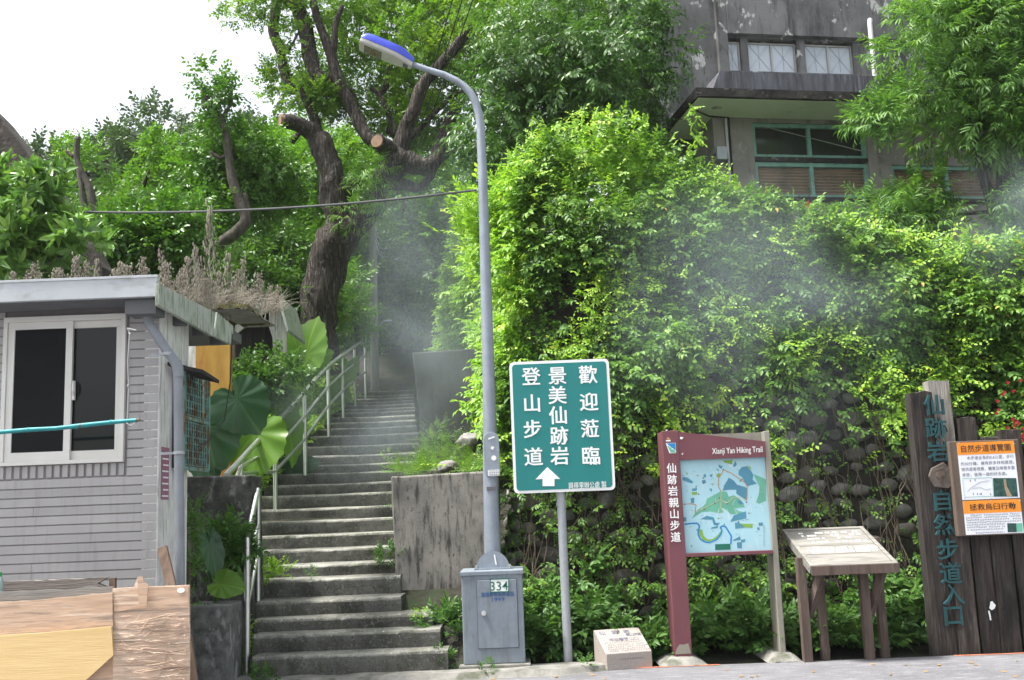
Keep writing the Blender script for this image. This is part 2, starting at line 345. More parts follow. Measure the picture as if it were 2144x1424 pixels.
M['conc_l'] = mat('lower_facade', (.27, .255, .235), .92, col2=(.19, .178, .165), vs=1.6, stains=[((.1, .095, .085), 2.6, (1.6, 1.6, .5), .55, .64, .7), ((.36, .345, .32), 6, (1, 1, .6), .6, .66, .5)], bump=.3, bs=14)
M['slabdark'] = mat('blackened_slab_edge', (.055, .05, .045), .95, col2=(.02, .019, .018), vs=5, stains=[((.3, .29, .27), 8, (1, 1, 2), .6, .66, .7)], bump=.8, bs=16, bd=.03)
M['soffit_green'] = mat('pale_green_soffit', (.78, .83, .70), .9, col2=(.66, .71, .59), vs=1.4, stains=[((.15, .15, .12), 1.7, (1, 1, 1), .6, .66, .75)], bump=.1)
M['parapet'] = mat('blue_grey_parapet', (.165, .17, .20), .85, col2=(.07, .07, .08), vs=2.5, st=(3, 3, .4), stains=[((.3, .31, .34), 6, (4, 4, .4), .58, .68, .6)])
M['tealframe'] = mat('faded_teal_timber', (.17, .33, .28), .75, col2=(.12, .24, .2), vs=6, stains=[((.09, .075, .055), 9, (1, 1, 1), .6, .68, .8)])
M['glass_pale'] = mat('painted_sky_glass', (.52, .57, .62), .12, 0, .6, col2=(.40, .45, .50), vs=1.2)  # pale base colour carries a painted reflection of the sky
M['glass_mid'] = mat('dim_glass', (.03, .033, .033), .08, 0, .6, col2=(.016, .017, .017), vs=2)
M['blind'] = mat('brown_blind', (.20, .145, .10), .8, col2=(.11, .078, .055), vs=3)
M['alu'] = mat('aluminium_window_frame', (.55, .54, .5), .5, .3)
M['pipe_white'] = mat('white_downpipe', (.72, .73, .73), .5)
M['utility'] = mat('utility_concrete', (.36, .36, .35), .9, col2=(.27, .27, .26), vs=4, st=(3, 3, .5))
M['wire'] = mat('black_cable', (.03, .03, .03), .6)
M['wiregrey'] = mat('grey_cable', (.10, .105, .11), .6)
M['wallslope'] = mat('dark_sloping_wall', (.08, .068, .058), .95, col2=(.03, .026, .022), vs=5, st=(1, 1, .6), stains=[((.24, .2, .17), 7, (1, 1, .6), .56, .68, .6), ((.06, .09, .03), 3, (1, 1, 1), .52, .62, .6)], bump=.9, bs=20, bd=.03)
M['dry'] = leafmat('dried_flower_spike', [(0, (.17, .15, .118)), (.5, (.29, .265, .215)), (1, (.40, .37, .31))], .15, .9, .1, (1, 1, 1))
M['moss'] = mat('roof_moss', (.115, .10, .03), .98, col2=(.05, .055, .015), vs=9, bump=1., bs=40, bd=.05)
M['red'] = mat('red_petals', (.62, .02, .05), .6, col2=(.45, .015, .03), vs=20)
M['bottle'] = mat('clear_plastic', (.42, .55, .5), .2); M['capgreen'] = mat('green_cap', (.02, .4, .1), .4)
M['fallen'] = mat('fallen_leaf', (.42, .26, .1), .8)
M['shade'] = mat('dark_interior', (.012, .012, .012), .9)
# foliage palettes (albedo)
M['l_vine'] = leafmat('creeper_leaves', [(0, (0.043, 0.105, 0.021)), (.35, (0.083, 0.188, 0.030)), (.7, (0.157, 0.300, 0.042)), (.93, (0.264, 0.405, 0.053)), (.975, (0.462, 0.405, 0.075)), (1, (0.561, 0.300, 0.075))], .32)
M['l_vinetop'] = leafmat('young_top_lit_leaves', [(0, (0.099, 0.225, 0.030)), (.4, (0.198, 0.375, 0.038)), (.8, (0.330, 0.525, 0.053)), (1, (0.495, 0.555, 0.075))], .36)  # pale palette: young growth, and on the crest top light put into colour
M['l_shrub'] = leafmat('undergrowth_leaves', [(0, (0.028, 0.078, 0.018)), (.5, (0.071, 0.168, 0.032)), (.9, (0.127, 0.252, 0.045)), (1, (0.210, 0.324, 0.051))], .3)
M['l_camphor'] = leafmat('camphor_leaves', [(0, (0.050, 0.128, 0.018)), (.4, (0.107, 0.232, 0.027)), (.8, (0.215, 0.345, 0.038)), (1, (0.363, 0.435, 0.060))], .36)
M['l_mid'] = leafmat('dark_hanging_leaves', [(0, (0.029, 0.075, 0.019)), (.5, (0.064, 0.152, 0.029)), (.9, (0.128, 0.239, 0.043)), (1, (0.191, 0.290, 0.058))], .3, .4, .45)
M['l_long'] = leafmat('lance_leaves', [(0, (0.043, 0.112, 0.030)), (.5, (0.099, 0.217, 0.042)), (.85, (0.182, 0.330, 0.053)), (1, (0.314, 0.435, 0.068))], .32)
M['l_far'] = leafmat('distant_tree_leaves', [(0, (0.027, 0.057, 0.029)), (.5, (0.054, 0.098, 0.043)), (.9, (0.090, 0.145, 0.057)), (1, (0.132, 0.176, 0.071))], .25)
M['l_bright'] = leafmat('bright_pruned_tree_leaves', [(0, (0.045, 0.126, 0.016)), (.4, (0.096, 0.227, 0.024)), (.8, (0.178, 0.340, 0.034)), (1, (0.356, 0.416, 0.054))], .34)
M['l_ivy'] = leafmat('ivy_leaves', [(0, (0.031, 0.089, 0.013)), (.5, (0.070, 0.178, 0.020)), (.9, (0.142, 0.281, 0.027)), (1, (0.251, 0.357, 0.041))], .3, .35, .5)
M['l_big'] = leafmat('glossy_oblong_leaves', [(0, (0.051, 0.138, 0.030)), (.5, (0.114, 0.241, 0.045)), (1, (0.247, 0.397, 0.068))], .28, .3, .55)
M['l_fern'] = leafmat('fern_fronds', [(0, (0.071, 0.158, 0.034)), (.5, (0.119, 0.231, 0.045)), (1, (0.202, 0.315, 0.068))], .35)
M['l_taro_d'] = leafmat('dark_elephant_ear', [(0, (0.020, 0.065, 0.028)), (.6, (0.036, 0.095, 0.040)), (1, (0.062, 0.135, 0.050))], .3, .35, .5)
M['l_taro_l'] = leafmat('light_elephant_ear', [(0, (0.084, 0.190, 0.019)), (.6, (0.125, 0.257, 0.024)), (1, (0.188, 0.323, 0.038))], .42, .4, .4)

# ------------------------------------------------------------------ foliage
def leafshape(L, W, fold=.25, curl=.2, simple=False):
    if simple:
        v = np.array([(0, 0, 0), (-.5 * W, .45 * L, fold * W * .5), (0, L, -curl * L * .3), (.5 * W, .45 * L, fold * W * .5)])
        return v, np.array([(0, 3, 2), (0, 2, 1)])
    v = [(0, 0, 0), (-.42 * W, .25 * L, fold * W), (-.5 * W, .5 * L, fold * W), (-.27 * W, .78 * L, fold * W * .6 - curl * L * .2), (0, L, -curl * L * .45),
         (.27 * W, .78 * L, fold * W * .6 - curl * L * .2), (.5 * W, .5 * L, fold * W), (.42 * W, .25 * L, fold * W), (0, .35 * L, 0), (0, .7 * L, -curl * L * .15)]
    t = [(0, 8, 1), (1, 8, 2), (2, 8, 9), (2, 9, 3), (3, 9, 4), (0, 7, 8), (7, 6, 8), (6, 9, 8), (6, 5, 9), (5, 4, 9)]
    return np.array(v, float), np.array(t)
def frame_np(D, U):
    D = D / np.maximum(np.linalg.norm(D, axis=1, keepdims=True), 1e-6)
    U = U - D * (U * D).sum(1, keepdims=True)
    U = U / np.maximum(np.linalg.norm(U, axis=1, keepdims=True), 1e-6)
    return np.cross(D, U), D, U
def sprig(n, tw, L, W, ang=55, droop=.3, fold=.25, curl=.25, simple=False, whorl=False, seed=0, jit=.35):
    """a twig along +Y carrying n leaves; returns verts, tris, per-vert leaf random"""
    r = np.random.default_rng(seed); V, T, RN = [], [], []; k = 0
    for i in range(n):
        t = (i + .5) / n; s = r.uniform(.7, 1.15) * (1.0 - .25 * t)
        v, tr = leafshape(L * s, W * s, fold, curl * r.uniform(.3, 1.6), simple)
        az = i * 2.4 + r.uniform(-.5, .5) if whorl else (0 if i % 2 else math.pi) + r.uniform(-.7, .7)
        a = R(ang) * r.uniform(.6, 1.25) * (1 if i < n - 1 else .2)
        d = np.array([math.sin(a) * math.cos(az), math.cos(a), math.sin(a) * math.sin(az) * (1 if whorl else .45) - droop * r.uniform(.4, 1.2)])
        u = np.array([r.uniform(-jit, jit), r.uniform(-jit, jit), 1.0]) if not whorl else np.array([-math.cos(az) * .6, .6, -math.sin(az) * .6]) + r.uniform(-jit, jit, 3)
        x, d, u = frame_np(d[None], u[None])
        v = v[:, :1] * x + v[:, 1:2] * d + v[:, 2:3] * u + np.array([0, t * tw if not whorl else t * tw * .4, 0])
        V.append(v); T.append(tr + k); k += len(v); RN.append(np.full(len(v), r.uniform(0, 1)))
    return np.concatenate(V), np.concatenate(T), np.concatenate(RN)
SPR = {
    'vine': [sprig(7, .24, .105, .055, 60, .35, seed=s) for s in range(5)],
    'vinetop': [sprig(8, .26, .10, .046, 45, .1, seed=s + 10) for s in range(5)],
    'camphor': [sprig(9, .26, .10, .056, 60, .25, .2, .2, True, seed=s + 20) for s in range(5)],
    'mid': [sprig(9, .34, .14, .05, 55, .5, .2, .3, True, seed=s + 30) for s in range(5)],
    'long': [sprig(9, .30, .17, .036, 50, .55, .2, .45, seed=s + 40) for s in range(5)],
    'far': [sprig(9, .5, .20, .12, 65, .2, .2, .2, True, seed=s + 50) for s in range(4)],
    'small': [sprig(9, .22, .055, .034, 60, .3, .2, .2, True, seed=s + 65) for s in range(4)],
    'ivy': [sprig(7, .22, .085, .05, 60, .4, .2, .25, seed=s + 60) for s in range(4)],
    'big': [sprig(9, .16, .25, .085, 62, .12, .16, .4, whorl=True, seed=s + 70) for s in range(4)],
    'shrub': [sprig(8, .20, .105, .045, 55, .2, .2, .3, seed=s + 80) for s in range(5)],
    'fern': [sprig(16, .26, .055, .018, 68, .02, .1, .2, True, seed=s + 90, jit=.1) for s in range(3)],
    'bam': [sprig(6, .18, .16, .022, 40, .45, .1, .5, seed=s + 95) for s in range(3)],
}
def scatter(name, pos, D, U, scl, kind, m, parent=None, base=None, rb=None, rw=.55):
    pos, D, U = np.asarray(pos, float), np.asarray(D, float), np.asarray(U, float)
    n = len(pos); scl = np.broadcast_to(np.asarray(scl, float), (n,))
    rb = rng.uniform(0, 1, n) if rb is None else np.asarray(rb)
    if parent is not None: b = np.array(WLOC[parent])
    elif base is not None: b = np.array(base, float)
    else: b = np.array([pos[:, 0].mean(), pos[:, 1].mean(), pos[:, 2].min()])
    x, d, u = frame_np(D, U)
    protos = SPR[kind]; pick = rng.integers(0, len(protos), n)
    VV, TT, RR, k = [], [], [], 0
    for pi, (v, t, rn) in enumerate(protos):
        ix = np.where(pick == pi)[0]
        if not len(ix): continue
        w = (v[None, :, :1] * x[ix, None] + v[None, :, 1:2] * d[ix, None] + v[None, :, 2:3] * u[ix, None]) * scl[ix, None, None] + pos[ix, None]
        VV.append(w.reshape(-1, 3)); nv = len(v)
        TT.append((t[None] + (np.arange(len(ix)) * nv)[:, None, None] + k).reshape(-1, 3)); k += nv * len(ix)
        RR.append(np.clip(rb[ix, None] * rw + rn[None] * (1 - rw), 0, 1).reshape(-1))
    V = np.concatenate(VV) - b; T = np.concatenate(TT).astype(np.int32); RN = np.concatenate(RR)
    me = bpy.data.meshes.new(name)
    me.vertices.add(len(V)); me.vertices.foreach_set('co', V.astype(np.float32).ravel())
    me.loops.add(T.size); me.loops.foreach_set('vertex_index', T.ravel())
    me.polygons.add(len(T)); me.polygons.foreach_set('loop_start', np.arange(0, T.size, 3, dtype=np.int32))
    at = me.attributes.new('rnd', 'FLOAT', 'POINT'); at.data.foreach_set('value', RN.astype(np.float32))
    me.update(calc_edges=True)
    return link(name, me, m, parent, Vector(b))
def clump(c, r, n, shell=.55, lump=.35, up=.35, down=0.0):
    """sprig positions and growth directions in one leafy lump"""
    c, r = np.asarray(c, float), np.asarray(r, float)
    d = rng.normal(size=(n, 3)); d /= np.linalg.norm(d, axis=1, keepdims=True)
    rad = shell + (1 - shell) * rng.uniform(0, 1, n) ** .6
    o = rng.uniform(0, 50)
    lm = np.array([nz(q * 2.2, 1.0, o) for q in d]) * lump
    p = c + d * r * (rad + lm)[:, None]
    D = d * .8 + rng.normal(size=(n, 3)) * .45 + np.array([0, 0, up - down])
    U = rng.normal(size=(n, 3)) * .35 + d * .4 + np.array([0, 0, 1.0])
    return p, D, U
def crown(cl, kind, m, name, parent, scl=(.8, 1.25), **kw):
    """cl: list of (centre, radii, n); one random tone per lump plus per sprig"""
    Ps, Ds, Us, Rb = [], [], [], []
    for c, r, n in cl:
        p, d, u = clump(c, r, n, **kw); Ps.append(p); Ds.append(d); Us.append(u)
        t = rng.uniform(.1, .9); Rb.append(np.clip(t * .5 + rng.uniform(0, 1, n) * .5, 0, 1))
    p = np.concatenate(Ps)
    return scatter(name, p, np.concatenate(Ds), np.concatenate(Us), rng.uniform(*scl, len(p)), kind, m, parent, rb=np.concatenate(Rb))
def pxclumps(poly, Y0, Y1, n, r0, r1, per):
    """lumps whose centres fall in a picture polygon, spread through the depth Y0..Y1"""
    xs = [a for a, b in poly]; ys = [b for a, b in poly]; out = []
    while len(out) < n:
        x, y = random.uniform(min(xs), max(xs)), random.uniform(min(ys), max(ys)); ins = False
        for i in range(len(poly)):
            (x1, y1), (x2, y2) = poly[i], poly[i - 1]
            if (y1 > y) != (y2 > y) and x < (x2 - x1) * (y - y1) / (y2 - y1) + x1: ins = not ins
        if not ins: continue
        r = random.uniform(r0, r1); Y = random.uniform(Y0, Y1)
        out.append((tuple(P(x, y, Y)), (r, r * .9, r * random.uniform(.6, .9)), int(per * r * r)))
    return out
# ================================================================== the stair table (photograph pixels of each nosing)
def sx(v): return 420 + v * .5226
def sy(v): return 680 + v * .5226
NOS = [(205, 990, 1335, 1298), (210, 960, 1240, 1222), (215, 930, 1175, 1160), (205, 775, 1105, 1095), (240, 770, 1020, 1010),
       (240, 768, 965, 950), (240, 770, 900, 893), (243, 772, 843, 832), (243, 772, 787, 775), (250, 772, 735, 728), (300, 772, 684, 668),
       (325, 772, 640, 628), (365, 880, 597, 578), (410, 875, 560, 548), (440, 872, 522, 512), (470, 875, 482, 476), (500, 872, 440, 435),
       (525, 866, 410, 407), (540, 862, 388, 383), (545, 859, 367, 363), (575, 859, 347, 345), (585, 858, 334, 332), (605, 857, 319, 317),
       (620, 856, 306, 304), (630, 856, 293, 291), (640, 855, 282, 280), (668, 855, 264, 262)]
_d = np.interp(np.arange(1, 28), [1, 4, 6, 8, 12, 16, 20, 27], [10.6, 11.45, 12.3, 13.15, 14.75, 17.0, 19.4, 25.6])
STEP = []
for k, (l, r, yl, yr) in enumerate(NOS):
    Y = float(_d[k]); a, b = P(sx(l), sy(yl), Y), P(sx(r), sy(yr), Y)
    STEP.append([a.x, b.x, Y, (a.z + b.z) / 2])
for i in range(1, 27): STEP[i][3] = max(STEP[i][3], STEP[i - 1][3] + .09)
_sy = [9.5, 10.58] + [s[2] for s in STEP] + [60]; _sz = [0, 0] + [s[3] for s in STEP] + [STEP[-1][3] + 2.5]
def zs(y): return float(np.interp(y, _sy, _sz))
_ly = [s[2] for s in STEP]; _lx = [s[0] for s in STEP]; _rx = [s[1] for s in STEP]
def xl(y): return float(np.interp(y, _ly, _lx))
# retaining wall path (plan), running from the far right to the corner and back along the stairs
WP = [(16, 12.6), (9, 12.15), (4, 11.95), (.3, 11.95), (-.25, 12.25), (-.42, 13.2), (-.55, 15), (-.8, 17.6), (-1.75, 21), (-2.15, 25), (-2.3, 30)]
WH = [4.3, 4.4, 4.8, 5.0, 5.0, 5.0, 5.4, 5.9, 6.3, 6.6, 7.5]
_ws = [0.0]
for a, b in zip(WP, WP[1:]): _ws.append(_ws[-1] + math.hypot(b[0] - a[0], b[1] - a[1]))
WLEN = _ws[-1]; SCORNER = _ws[3]
def wp(s): return float(np.interp(s, _ws, [p[0] for p in WP])), float(np.interp(s, _ws, [p[1] for p in WP]))
def wn_(s):
    a, b = wp(max(s - .4, 0)), wp(min(s + .4, WLEN)); dx, dy = b[0] - a[0], b[1] - a[1]; l = math.hypot(dx, dy)
    return -dy / l, dx / l        # outward turned below
def wout(s):
    nx, ny = wn_(s); return (nx, ny) if (nx * -.5 + ny * -1) > 0 else (-nx, -ny)
def wh(s): return float(np.interp(s, _ws, WH))
def wsurf(s, z, out=0.0):
    x, y = wp(s); nx, ny = wout(s); o = out - .2 * z
    return Vector((x + nx * o, y + ny * o, z))
def wx(y):                        # x of the wall foot beside the stairs at depth y
    return float(np.interp(y, [p[1] for p in WP[3:]], [p[0] for p in WP[3:]]))

# ================================================================== ground
def H(x, y):
    if y < 10.7: return -.06
    if y < 12.2 and x > -.3: return -.06 + .05 * (y - 10.7)
    z = zs(y)
    hill = max(0, y - 27) * .42
    if x <= -1.5 or y > 26:
        left = max(0.0, xl(min(y, 25)) - x)
        if y < 12.5 and x < -2.6: z = z * min(1, max(0, (y - 10.9) / 1.6))
        z = z - .18 + min(left * .12, 2.0) * min(1, max(0, (y - 12) / 4)) + hill
        if x > -2.3 and y > 26: z = max(z, 6.3)
        return min(z, 16 + nz((x, y, 0), .05) * 3)
    fx = wx(y)
    if x < fx + .35: return z - .2
    t = min(1.0, max(0.0, (x - fx - .35) / 1.2)); u = min(1.0, max(0.0, (y - 12.6) / 1.0))
    top = 4.3 + max(0, y - 22) * .15
    return (z - .2) * (1 - t * u) + top * t * u if y > 12.2 else -.06
def axis(a, b, st, far):
    v = list(np.arange(a, b + 1e-6, st)); lo, hi, g = [], [], st
    while v[0] - g > -far and g < far: g *= 1.7; lo.insert(0, a - sum([st * 1.7 ** i for i in range(1, len(lo) + 2)]))
    c, g = b, st
    while c < far: g *= 1.7; c += g; hi.append(c)
    return lo + v + hi
gx, gy = axis(-14, 14, .35, 280), axis(6, 46, .35, 280)
mb = MB()
mb.add([(x, y, H(x, y) + (nz((x, y, 0), .9) * .06 if y > 11 else 0)) for y in gy for x in gx],
       [(j * len(gx) + i, j * len(gx) + i + 1, (j + 1) * len(gx) + i + 1, (j + 1) * len(gx) + i) for j in range(len(gy) - 1) for i in range(len(gx) - 1)])
tag(mb.build('ground', M['earth'], smooth='all', base=(0, 0, 0)), kind='structure')
mb = MB().mm(-60, 60, -40, 10.62, -.05, .004)
tag(mb.build('road', M['asphalt'], base=(0, 0, 0)), kind='structure')
# rough concrete strip at the foot of the stairs and the lamp cabinet
mb = MB(); n = 40
x0, x1 = -2.95, .88
mb.grid(lambda u, v: Vector((x0 + (x1 - x0) * u,
        10.28 + .5 * v + (1 - v) * (.03 * nz((u * 9, 1, 0), 1) + (.25 * max(0, u - .86) / .14)),
        (.006 if v < .12 else .055 + .012 * nz((u * 12, v * 3, 5), 1)))), n, 10)
tag(mb.build('kerb_strip', M['kerb'], base=(0, 0, 0)), kind='structure')
mb = MB()
for (p0, p1) in (((940, 1414), (1300, 1397)), ((1290, 1398), (1490, 1378)), ((1956, 1358), (2140, 1349))):
    pts = []; m = 14
    for i in range(m + 1):
        t = i / m; q = G(p0[0] + (p1[0] - p0[0]) * t, p0[1] + (p1[1] - p0[1]) * t, .009); pts.append((q.x, min(q.y, 10.6) + .02 * nz((q.x * 4, 0, 0)), .0085, .03 + .022 * nz((q.x * 7, 3, 0))))
    for a, b in zip(pts, pts[1:]):
        mb.add([(a[0], a[1] - a[3], a[2]), (b[0], b[1] - b[3], b[2]), (b[0], b[1] + b[3] * .4, b[2]), (a[0], a[1] + a[3] * .4, a[2])], [(0, 1, 2, 3)])
tag(mb.build('road_marking', M['paint_orange'], base=(0, 0, 0)), kind='structure')

# ================================================================== concrete staircase
st = thing('staircase', 'long worn concrete staircase climbing straight up between the handrail and the vine covered wall', 'staircase', (-1.6, 10.6, 0))
for k, (a, b, Y, z) in enumerate(STEP):
    zb = -.05 if k == 0 else STEP[k - 1][3] - .03
    Yb = STEP[k + 1][2] + .12 if k < 26 else 29.5
    if k in (11, 10, 9, 8, 7, 6, 5, 4, 3): b = max(b, X(835, 1050, Y))
    a2 = a - (.25 if k > 3 else .0)
    rr = random.Random(k); nu = 30
    wear = rr.uniform(-.012, .012)
    def cs(u, v):
        i = round(v * 6); x = a2 + (b - a2) * u
        j = nz((x * 3.1, k * 1.7, i * .3), 1.0); j2 = nz((x * 9, k * 2.3, 1), 1.0)
        dip = -.014 * math.exp(-((u - .55) / .22) ** 2)
        prof = [(Y + .006, zb), (Y + .004 + .008 * j, zb + (z - zb) * .5), (Y + .010 * j + .006 * j2, z - .035 + .008 * j2), (Y + .012 + .018 * j, z - .006 + dip + .01 * j2),
                (Y + .05, z + dip + .004 * j), ((Y + Yb) / 2, z + .006 * j), (Yb, z + .003 * j)]
        return Vector((x + (.02 * nz((k, i, 3)) if u in (0, 1) else 0), *prof[i]))
    s = MB().grid(cs, nu, 6)
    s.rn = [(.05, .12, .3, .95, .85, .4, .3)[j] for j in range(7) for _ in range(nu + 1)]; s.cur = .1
    for u in (0, 1):
        L_ = [cs(u, i / 6) for i in range(7)] + [Vector((cs(u, 1).x, Yb, zb))]
        s.add(L_, [tuple(range(8)) if u else tuple(range(7, -1, -1))])
    s.build('step', M['step'], st, smooth=False)

# ================================================================== concrete walls and blocks
def slab(name, label, pxs, Y, depth, m, cat='wall', zbot=None, jit=.012, bev=.02):
    pts = [P(x, y, Y) for x, y in pxs]
    if zbot is not None: pts = [Vector((p.x, p.y, max(p.z, zbot))) for p in pts]
    ed = []
    for i, p in enumerate(pts):
        q = pts[(i + 1) % len(pts)]; n = max(1, int((q - p).length / .12))
        for k in range(n):
            r = p.lerp(q, k / n); ed.append(Vector((r.x + jit * nz(r, 5, 1), r.y, r.z + jit * nz(r, 5, 9))))
    mb = MB().prism(ed, (0, depth, 0))
    return tag(mb.build(name, m, bevel=bev), label, cat)
slab('concrete_wall', 'streaked grey concrete block wall right of the stairs behind the street lamp', [(818, 998), (1043, 985), (1046, 1292), (905, 1290), (832, 1278)], 12.0, .9, M['block'])
slab('concrete_wall', 'dark smoky concrete wall beside the upper flight of the stairs', [(863, 738), (1040, 727), (1040, 930), (884, 925)], 17.4, .5, M['blockup'])
slab('concrete_wall', 'black stained concrete wall left of the handrail with large leaves above it', [(383, 998), (524, 994), (530, 1300), (383, 1300)], 11.3, .5, M['blockdark'], jit=.008)
slab('concrete_wall', 'low grey concrete block beside the splintered plywood at the foot of the handrail', [(380, 1270), (480, 1266), (477, 1440), (380, 1440)], 10.25, .55, M['blockgrey'], jit=.008)
slab('concrete_wall', 'dark sloping wall descending behind the glossy oblong leaved tree', [(-220, 30), (0, 245), (70, 335), (140, 430), (215, 560), (225, 700), (-220, 700)], 13.5, .45, M['wallslope'])

# ================================================================== cobble retaining wall
rw = thing('retaining_wall', 'tall river cobble retaining wall mostly hidden under green creepers', 'wall', (4, 12, 0))
mb = MB()
def rwf(u, v):
    s = u * WLEN; h = wh(s)
    if v <= .7: z = -.1 + (h + .1) * v / .7; p = wsurf(s, z, .05 * nz((s, z, 0), 1.4)); return p
    t = (v - .7) / .3; return wsurf(s, h, -.7 * t)
mb.grid(rwf, 110, 20); mb.build('wall_body', M['wallmortar'], rw)
mb = MB()
zz = .15
row = 0
while zz < 3.5:
    s = SCORNER - 8.2 + (row % 2) * .12
    while s < SCORNER + 1.6:
        dens = nz((s * .5, zz * .6, 4), 1)
        if dens > -.5:
            mb.cur = random.random()
            p = wsurf(s + random.uniform(-.08, .08), zz + random.uniform(-.07, .07), .03)
            r = random.uniform(.06, .14); nx, ny = wout(s)
            mb.ball(p, (r * random.uniform(1, 1.35), r * .45, r * random.uniform(.6, .9)), 2, .38, 4, Matrix.Rotation(math.atan2(nx, -ny), 3, 'Z') @ Matrix.Rotation(random.uniform(-.3, .3), 3, 'Y'))
        s += random.uniform(.24, .34)
    zz += random.uniform(.19, .235); row += 1
mb.build('cobble_facing', M['cobble'], rw, smooth='all')
# rocks on the slope beside the stairs
for i, (x, y, r, Y) in enumerate([(938, 968, .17, 13.4), (985, 912, .24, 15.2), (1050, 952, .22, 12.6), (1052, 990, .2, 12.55), (1050, 918, .2, 12.7), (900, 985, .16, 12.9)]):
    p = P(x, y, Y); mb = MB(); mb.cur = random.random(); mb.ball(p - Vector((0, 0, r * .4)), (r * .8, r * .7, r * .55), 3, .35, 3)
    tag(mb.build('boulder', M['cobble'], smooth='all'), ['rounded boulder among ferns on the slope above the concrete block', 'rounded grey stone jutting beside the lamp pole under the creepers'][1 if x > 1040 else 0], 'rock', 'boulders beside the stairs')
mb = MB()

# ================================================================== street lamp
LY = 10.95
b0 = P(1030, 1385, LY); b0.z = 0
lamp = thing('street_lamp', 'tall grey street lamp with blue topped head and square cabinet base', 'street lamp', b0)
pts = [(1035, 1200, 36), (1032, 1185, 34), (1027, 1000, 31), (1024, 826, 27), (1018, 620, 24), (1010, 354, 20), (1006, 262, 18.5), (1002, 236, 18), (995, 213, 17.5), (985, 195, 17), (972, 181, 16), (955, 169, 15.5), (930, 157, 15), (895, 146, 13.5), (856, 132, 12)]
MB().tube([P(x, y, LY) for x, y, wd in pts], [wd * .5 * MPX(LY) for x, y, wd in pts], 20).build('pole', M['pole'], lamp, smooth=True)
# head
hp = P(862, 133, LY); ax = (P(758, 97, LY) - hp); ax.y = -.10; L_ = ax.length; ax.normalize()
side = Vector((0, 1, 0)); side = (side - ax * side.dot(ax)).normalized(); up = ax.cross(side); up = up if up.z > 0 else -up
side = up.cross(ax)
def hpt(t, sd_, h): return hp + ax * (t * L_) + side * sd_ + up * h
def hw(t): return .155 * min(1, .42 + t * 1.75) * (1 if t < .93 else 1 - (t - .93) * 1.6)
def loft(mb, prof, ts):
    rings = []
    for t in ts: rings.append([hpt(t, a * hw(t), b) for a, b in prof(t)])
    n = len(rings[0]); vs = [p for r in rings for p in r]; fs = []
    for i in range(len(ts) - 1):
        for k in range(n): fs.append((i * n + k, i * n + (k + 1) % n, (i + 1) * n + (k + 1) % n, (i + 1) * n + k))
    fs += [tuple(range(n - 1, -1, -1)), tuple(range((len(ts) - 1) * n, len(ts) * n))]
    mb.add(vs, fs)
ts = [-.02, 0, .05, .12, .2, .3, .5, .75, .9, .96, 1.0]
head = MB(); loft(head, lambda t: [(-1, 0), (-.98, -.035), (-.86, -.05), (.86, -.05), (.98, -.035), (1, 0)], ts)
hd = head.build('lamp_head', M['lampwhite'], lamp, smooth=True, bevel=.004)
def dome(t):
    k = .102 * min(1, .55 + t * 2.2) * (1 if t < .85 else 1 - ((t - .85) / .15) ** 2 * .55)
    return [(-1.01, .001), (-1.0, .5 * k), (-.86, .86 * k), (-.55, k), (.55, k), (.86, .86 * k), (1.0, .5 * k), (1.01, .001)]
cv = MB(); loft(cv, dome, ts); cvo = cv.build('lamp_cover', M['lampblue'], hd, smooth=True)
mb = MB()
for i in range(12): mb.box(hpt(.27 + i * .043, -.155, .062), (.009, .02, .022)); mb.box(hpt(.27 + i * .043, -.125, .094), (.009, .02, .01))
for i in range(5): mb.box(hpt(.055 + i * .027, -.105 - i * .007, .045), (.008, .02, .032))
mb.build('vent_slot', M['black'], cvo)
mb = MB(); mb.prism([hpt(.9, -.11, -.0515), hpt(.9, .11, -.0515), hpt(.56, .11, -.0515), hpt(.56, -.11, -.0515)], up * -.004)
ln = mb.build('lens', M['lampglass'], hd)
mb = MB()
for i in range(4):
    for j in range(3): mb.box(hpt(.67 + i * .035, -.05 + j * .05, -.057), (.012, .03, .004))
mb.build('led_array', M['cutwood'], ln)
mb = MB(); mb.prism([hpt(.05, -.05, -.0515), hpt(.05, .05, -.0515), hpt(.14, .05, -.0515), hpt(.14, -.05, -.0515)], up * -.006); mb.build('latch', M['soffit'], hd)
# access plate on the pole
def disc(c, r, th, n=20, sx_=1.0, sz_=1.0):
    return [Vector((c[0] + r * sx_ * math.cos(2 * math.pi * i / n), c[1], c[2] + r * sz_ * math.sin(2 * math.pi * i / n))) for i in range(n)]
pc = P(1030, 953, LY); wdt = 16 * MPX(LY); hh = 47 * MPX(LY) - wdt
pl = [Vector((pc.x + wdt * math.cos(a), pc.y - .088, pc.z + wdt * math.sin(a) + (hh if math.sin(a) >= 0 else -hh))) for a in [math.pi * 2 * (i + .5) / 28 for i in range(28)]]
mb = MB().prism(pl, (0, .03, 0)); plo = mb.build('access_plate', M['pole'], lamp, bevel=.003)
mb = MB()
q = P(1034, 959, LY - .092); mb.prism(disc(q, .026, 0, 18), (0, .002, 0))
q = P(1031, 938, LY - .092); mb.box(q, (.028, .004, .03), Matrix.Rotation(.5, 3, 'Y'))
q = P(1029, 917, LY - .092); mb.box(q, (.07, .004, .014), Matrix.Rotation(-.3, 3, 'Y'))
mb.box(P(1034, 990, LY - .092), (.12, .004, .06)); mb.build('sticker', M['white'], plo)
mb = MB()
for i in range(3):
    for j in range(5): mb.box(P(1026 + j * 4.6, 986 + i * 4, LY - .0955), (.016, .002, .006))
mb.build('small_print', M['printgrey'], plo)
MB().box(P(1029, 1023, LY - .078), (.10, .012, .035)).build('label_strip', M['soffit'], lamp)
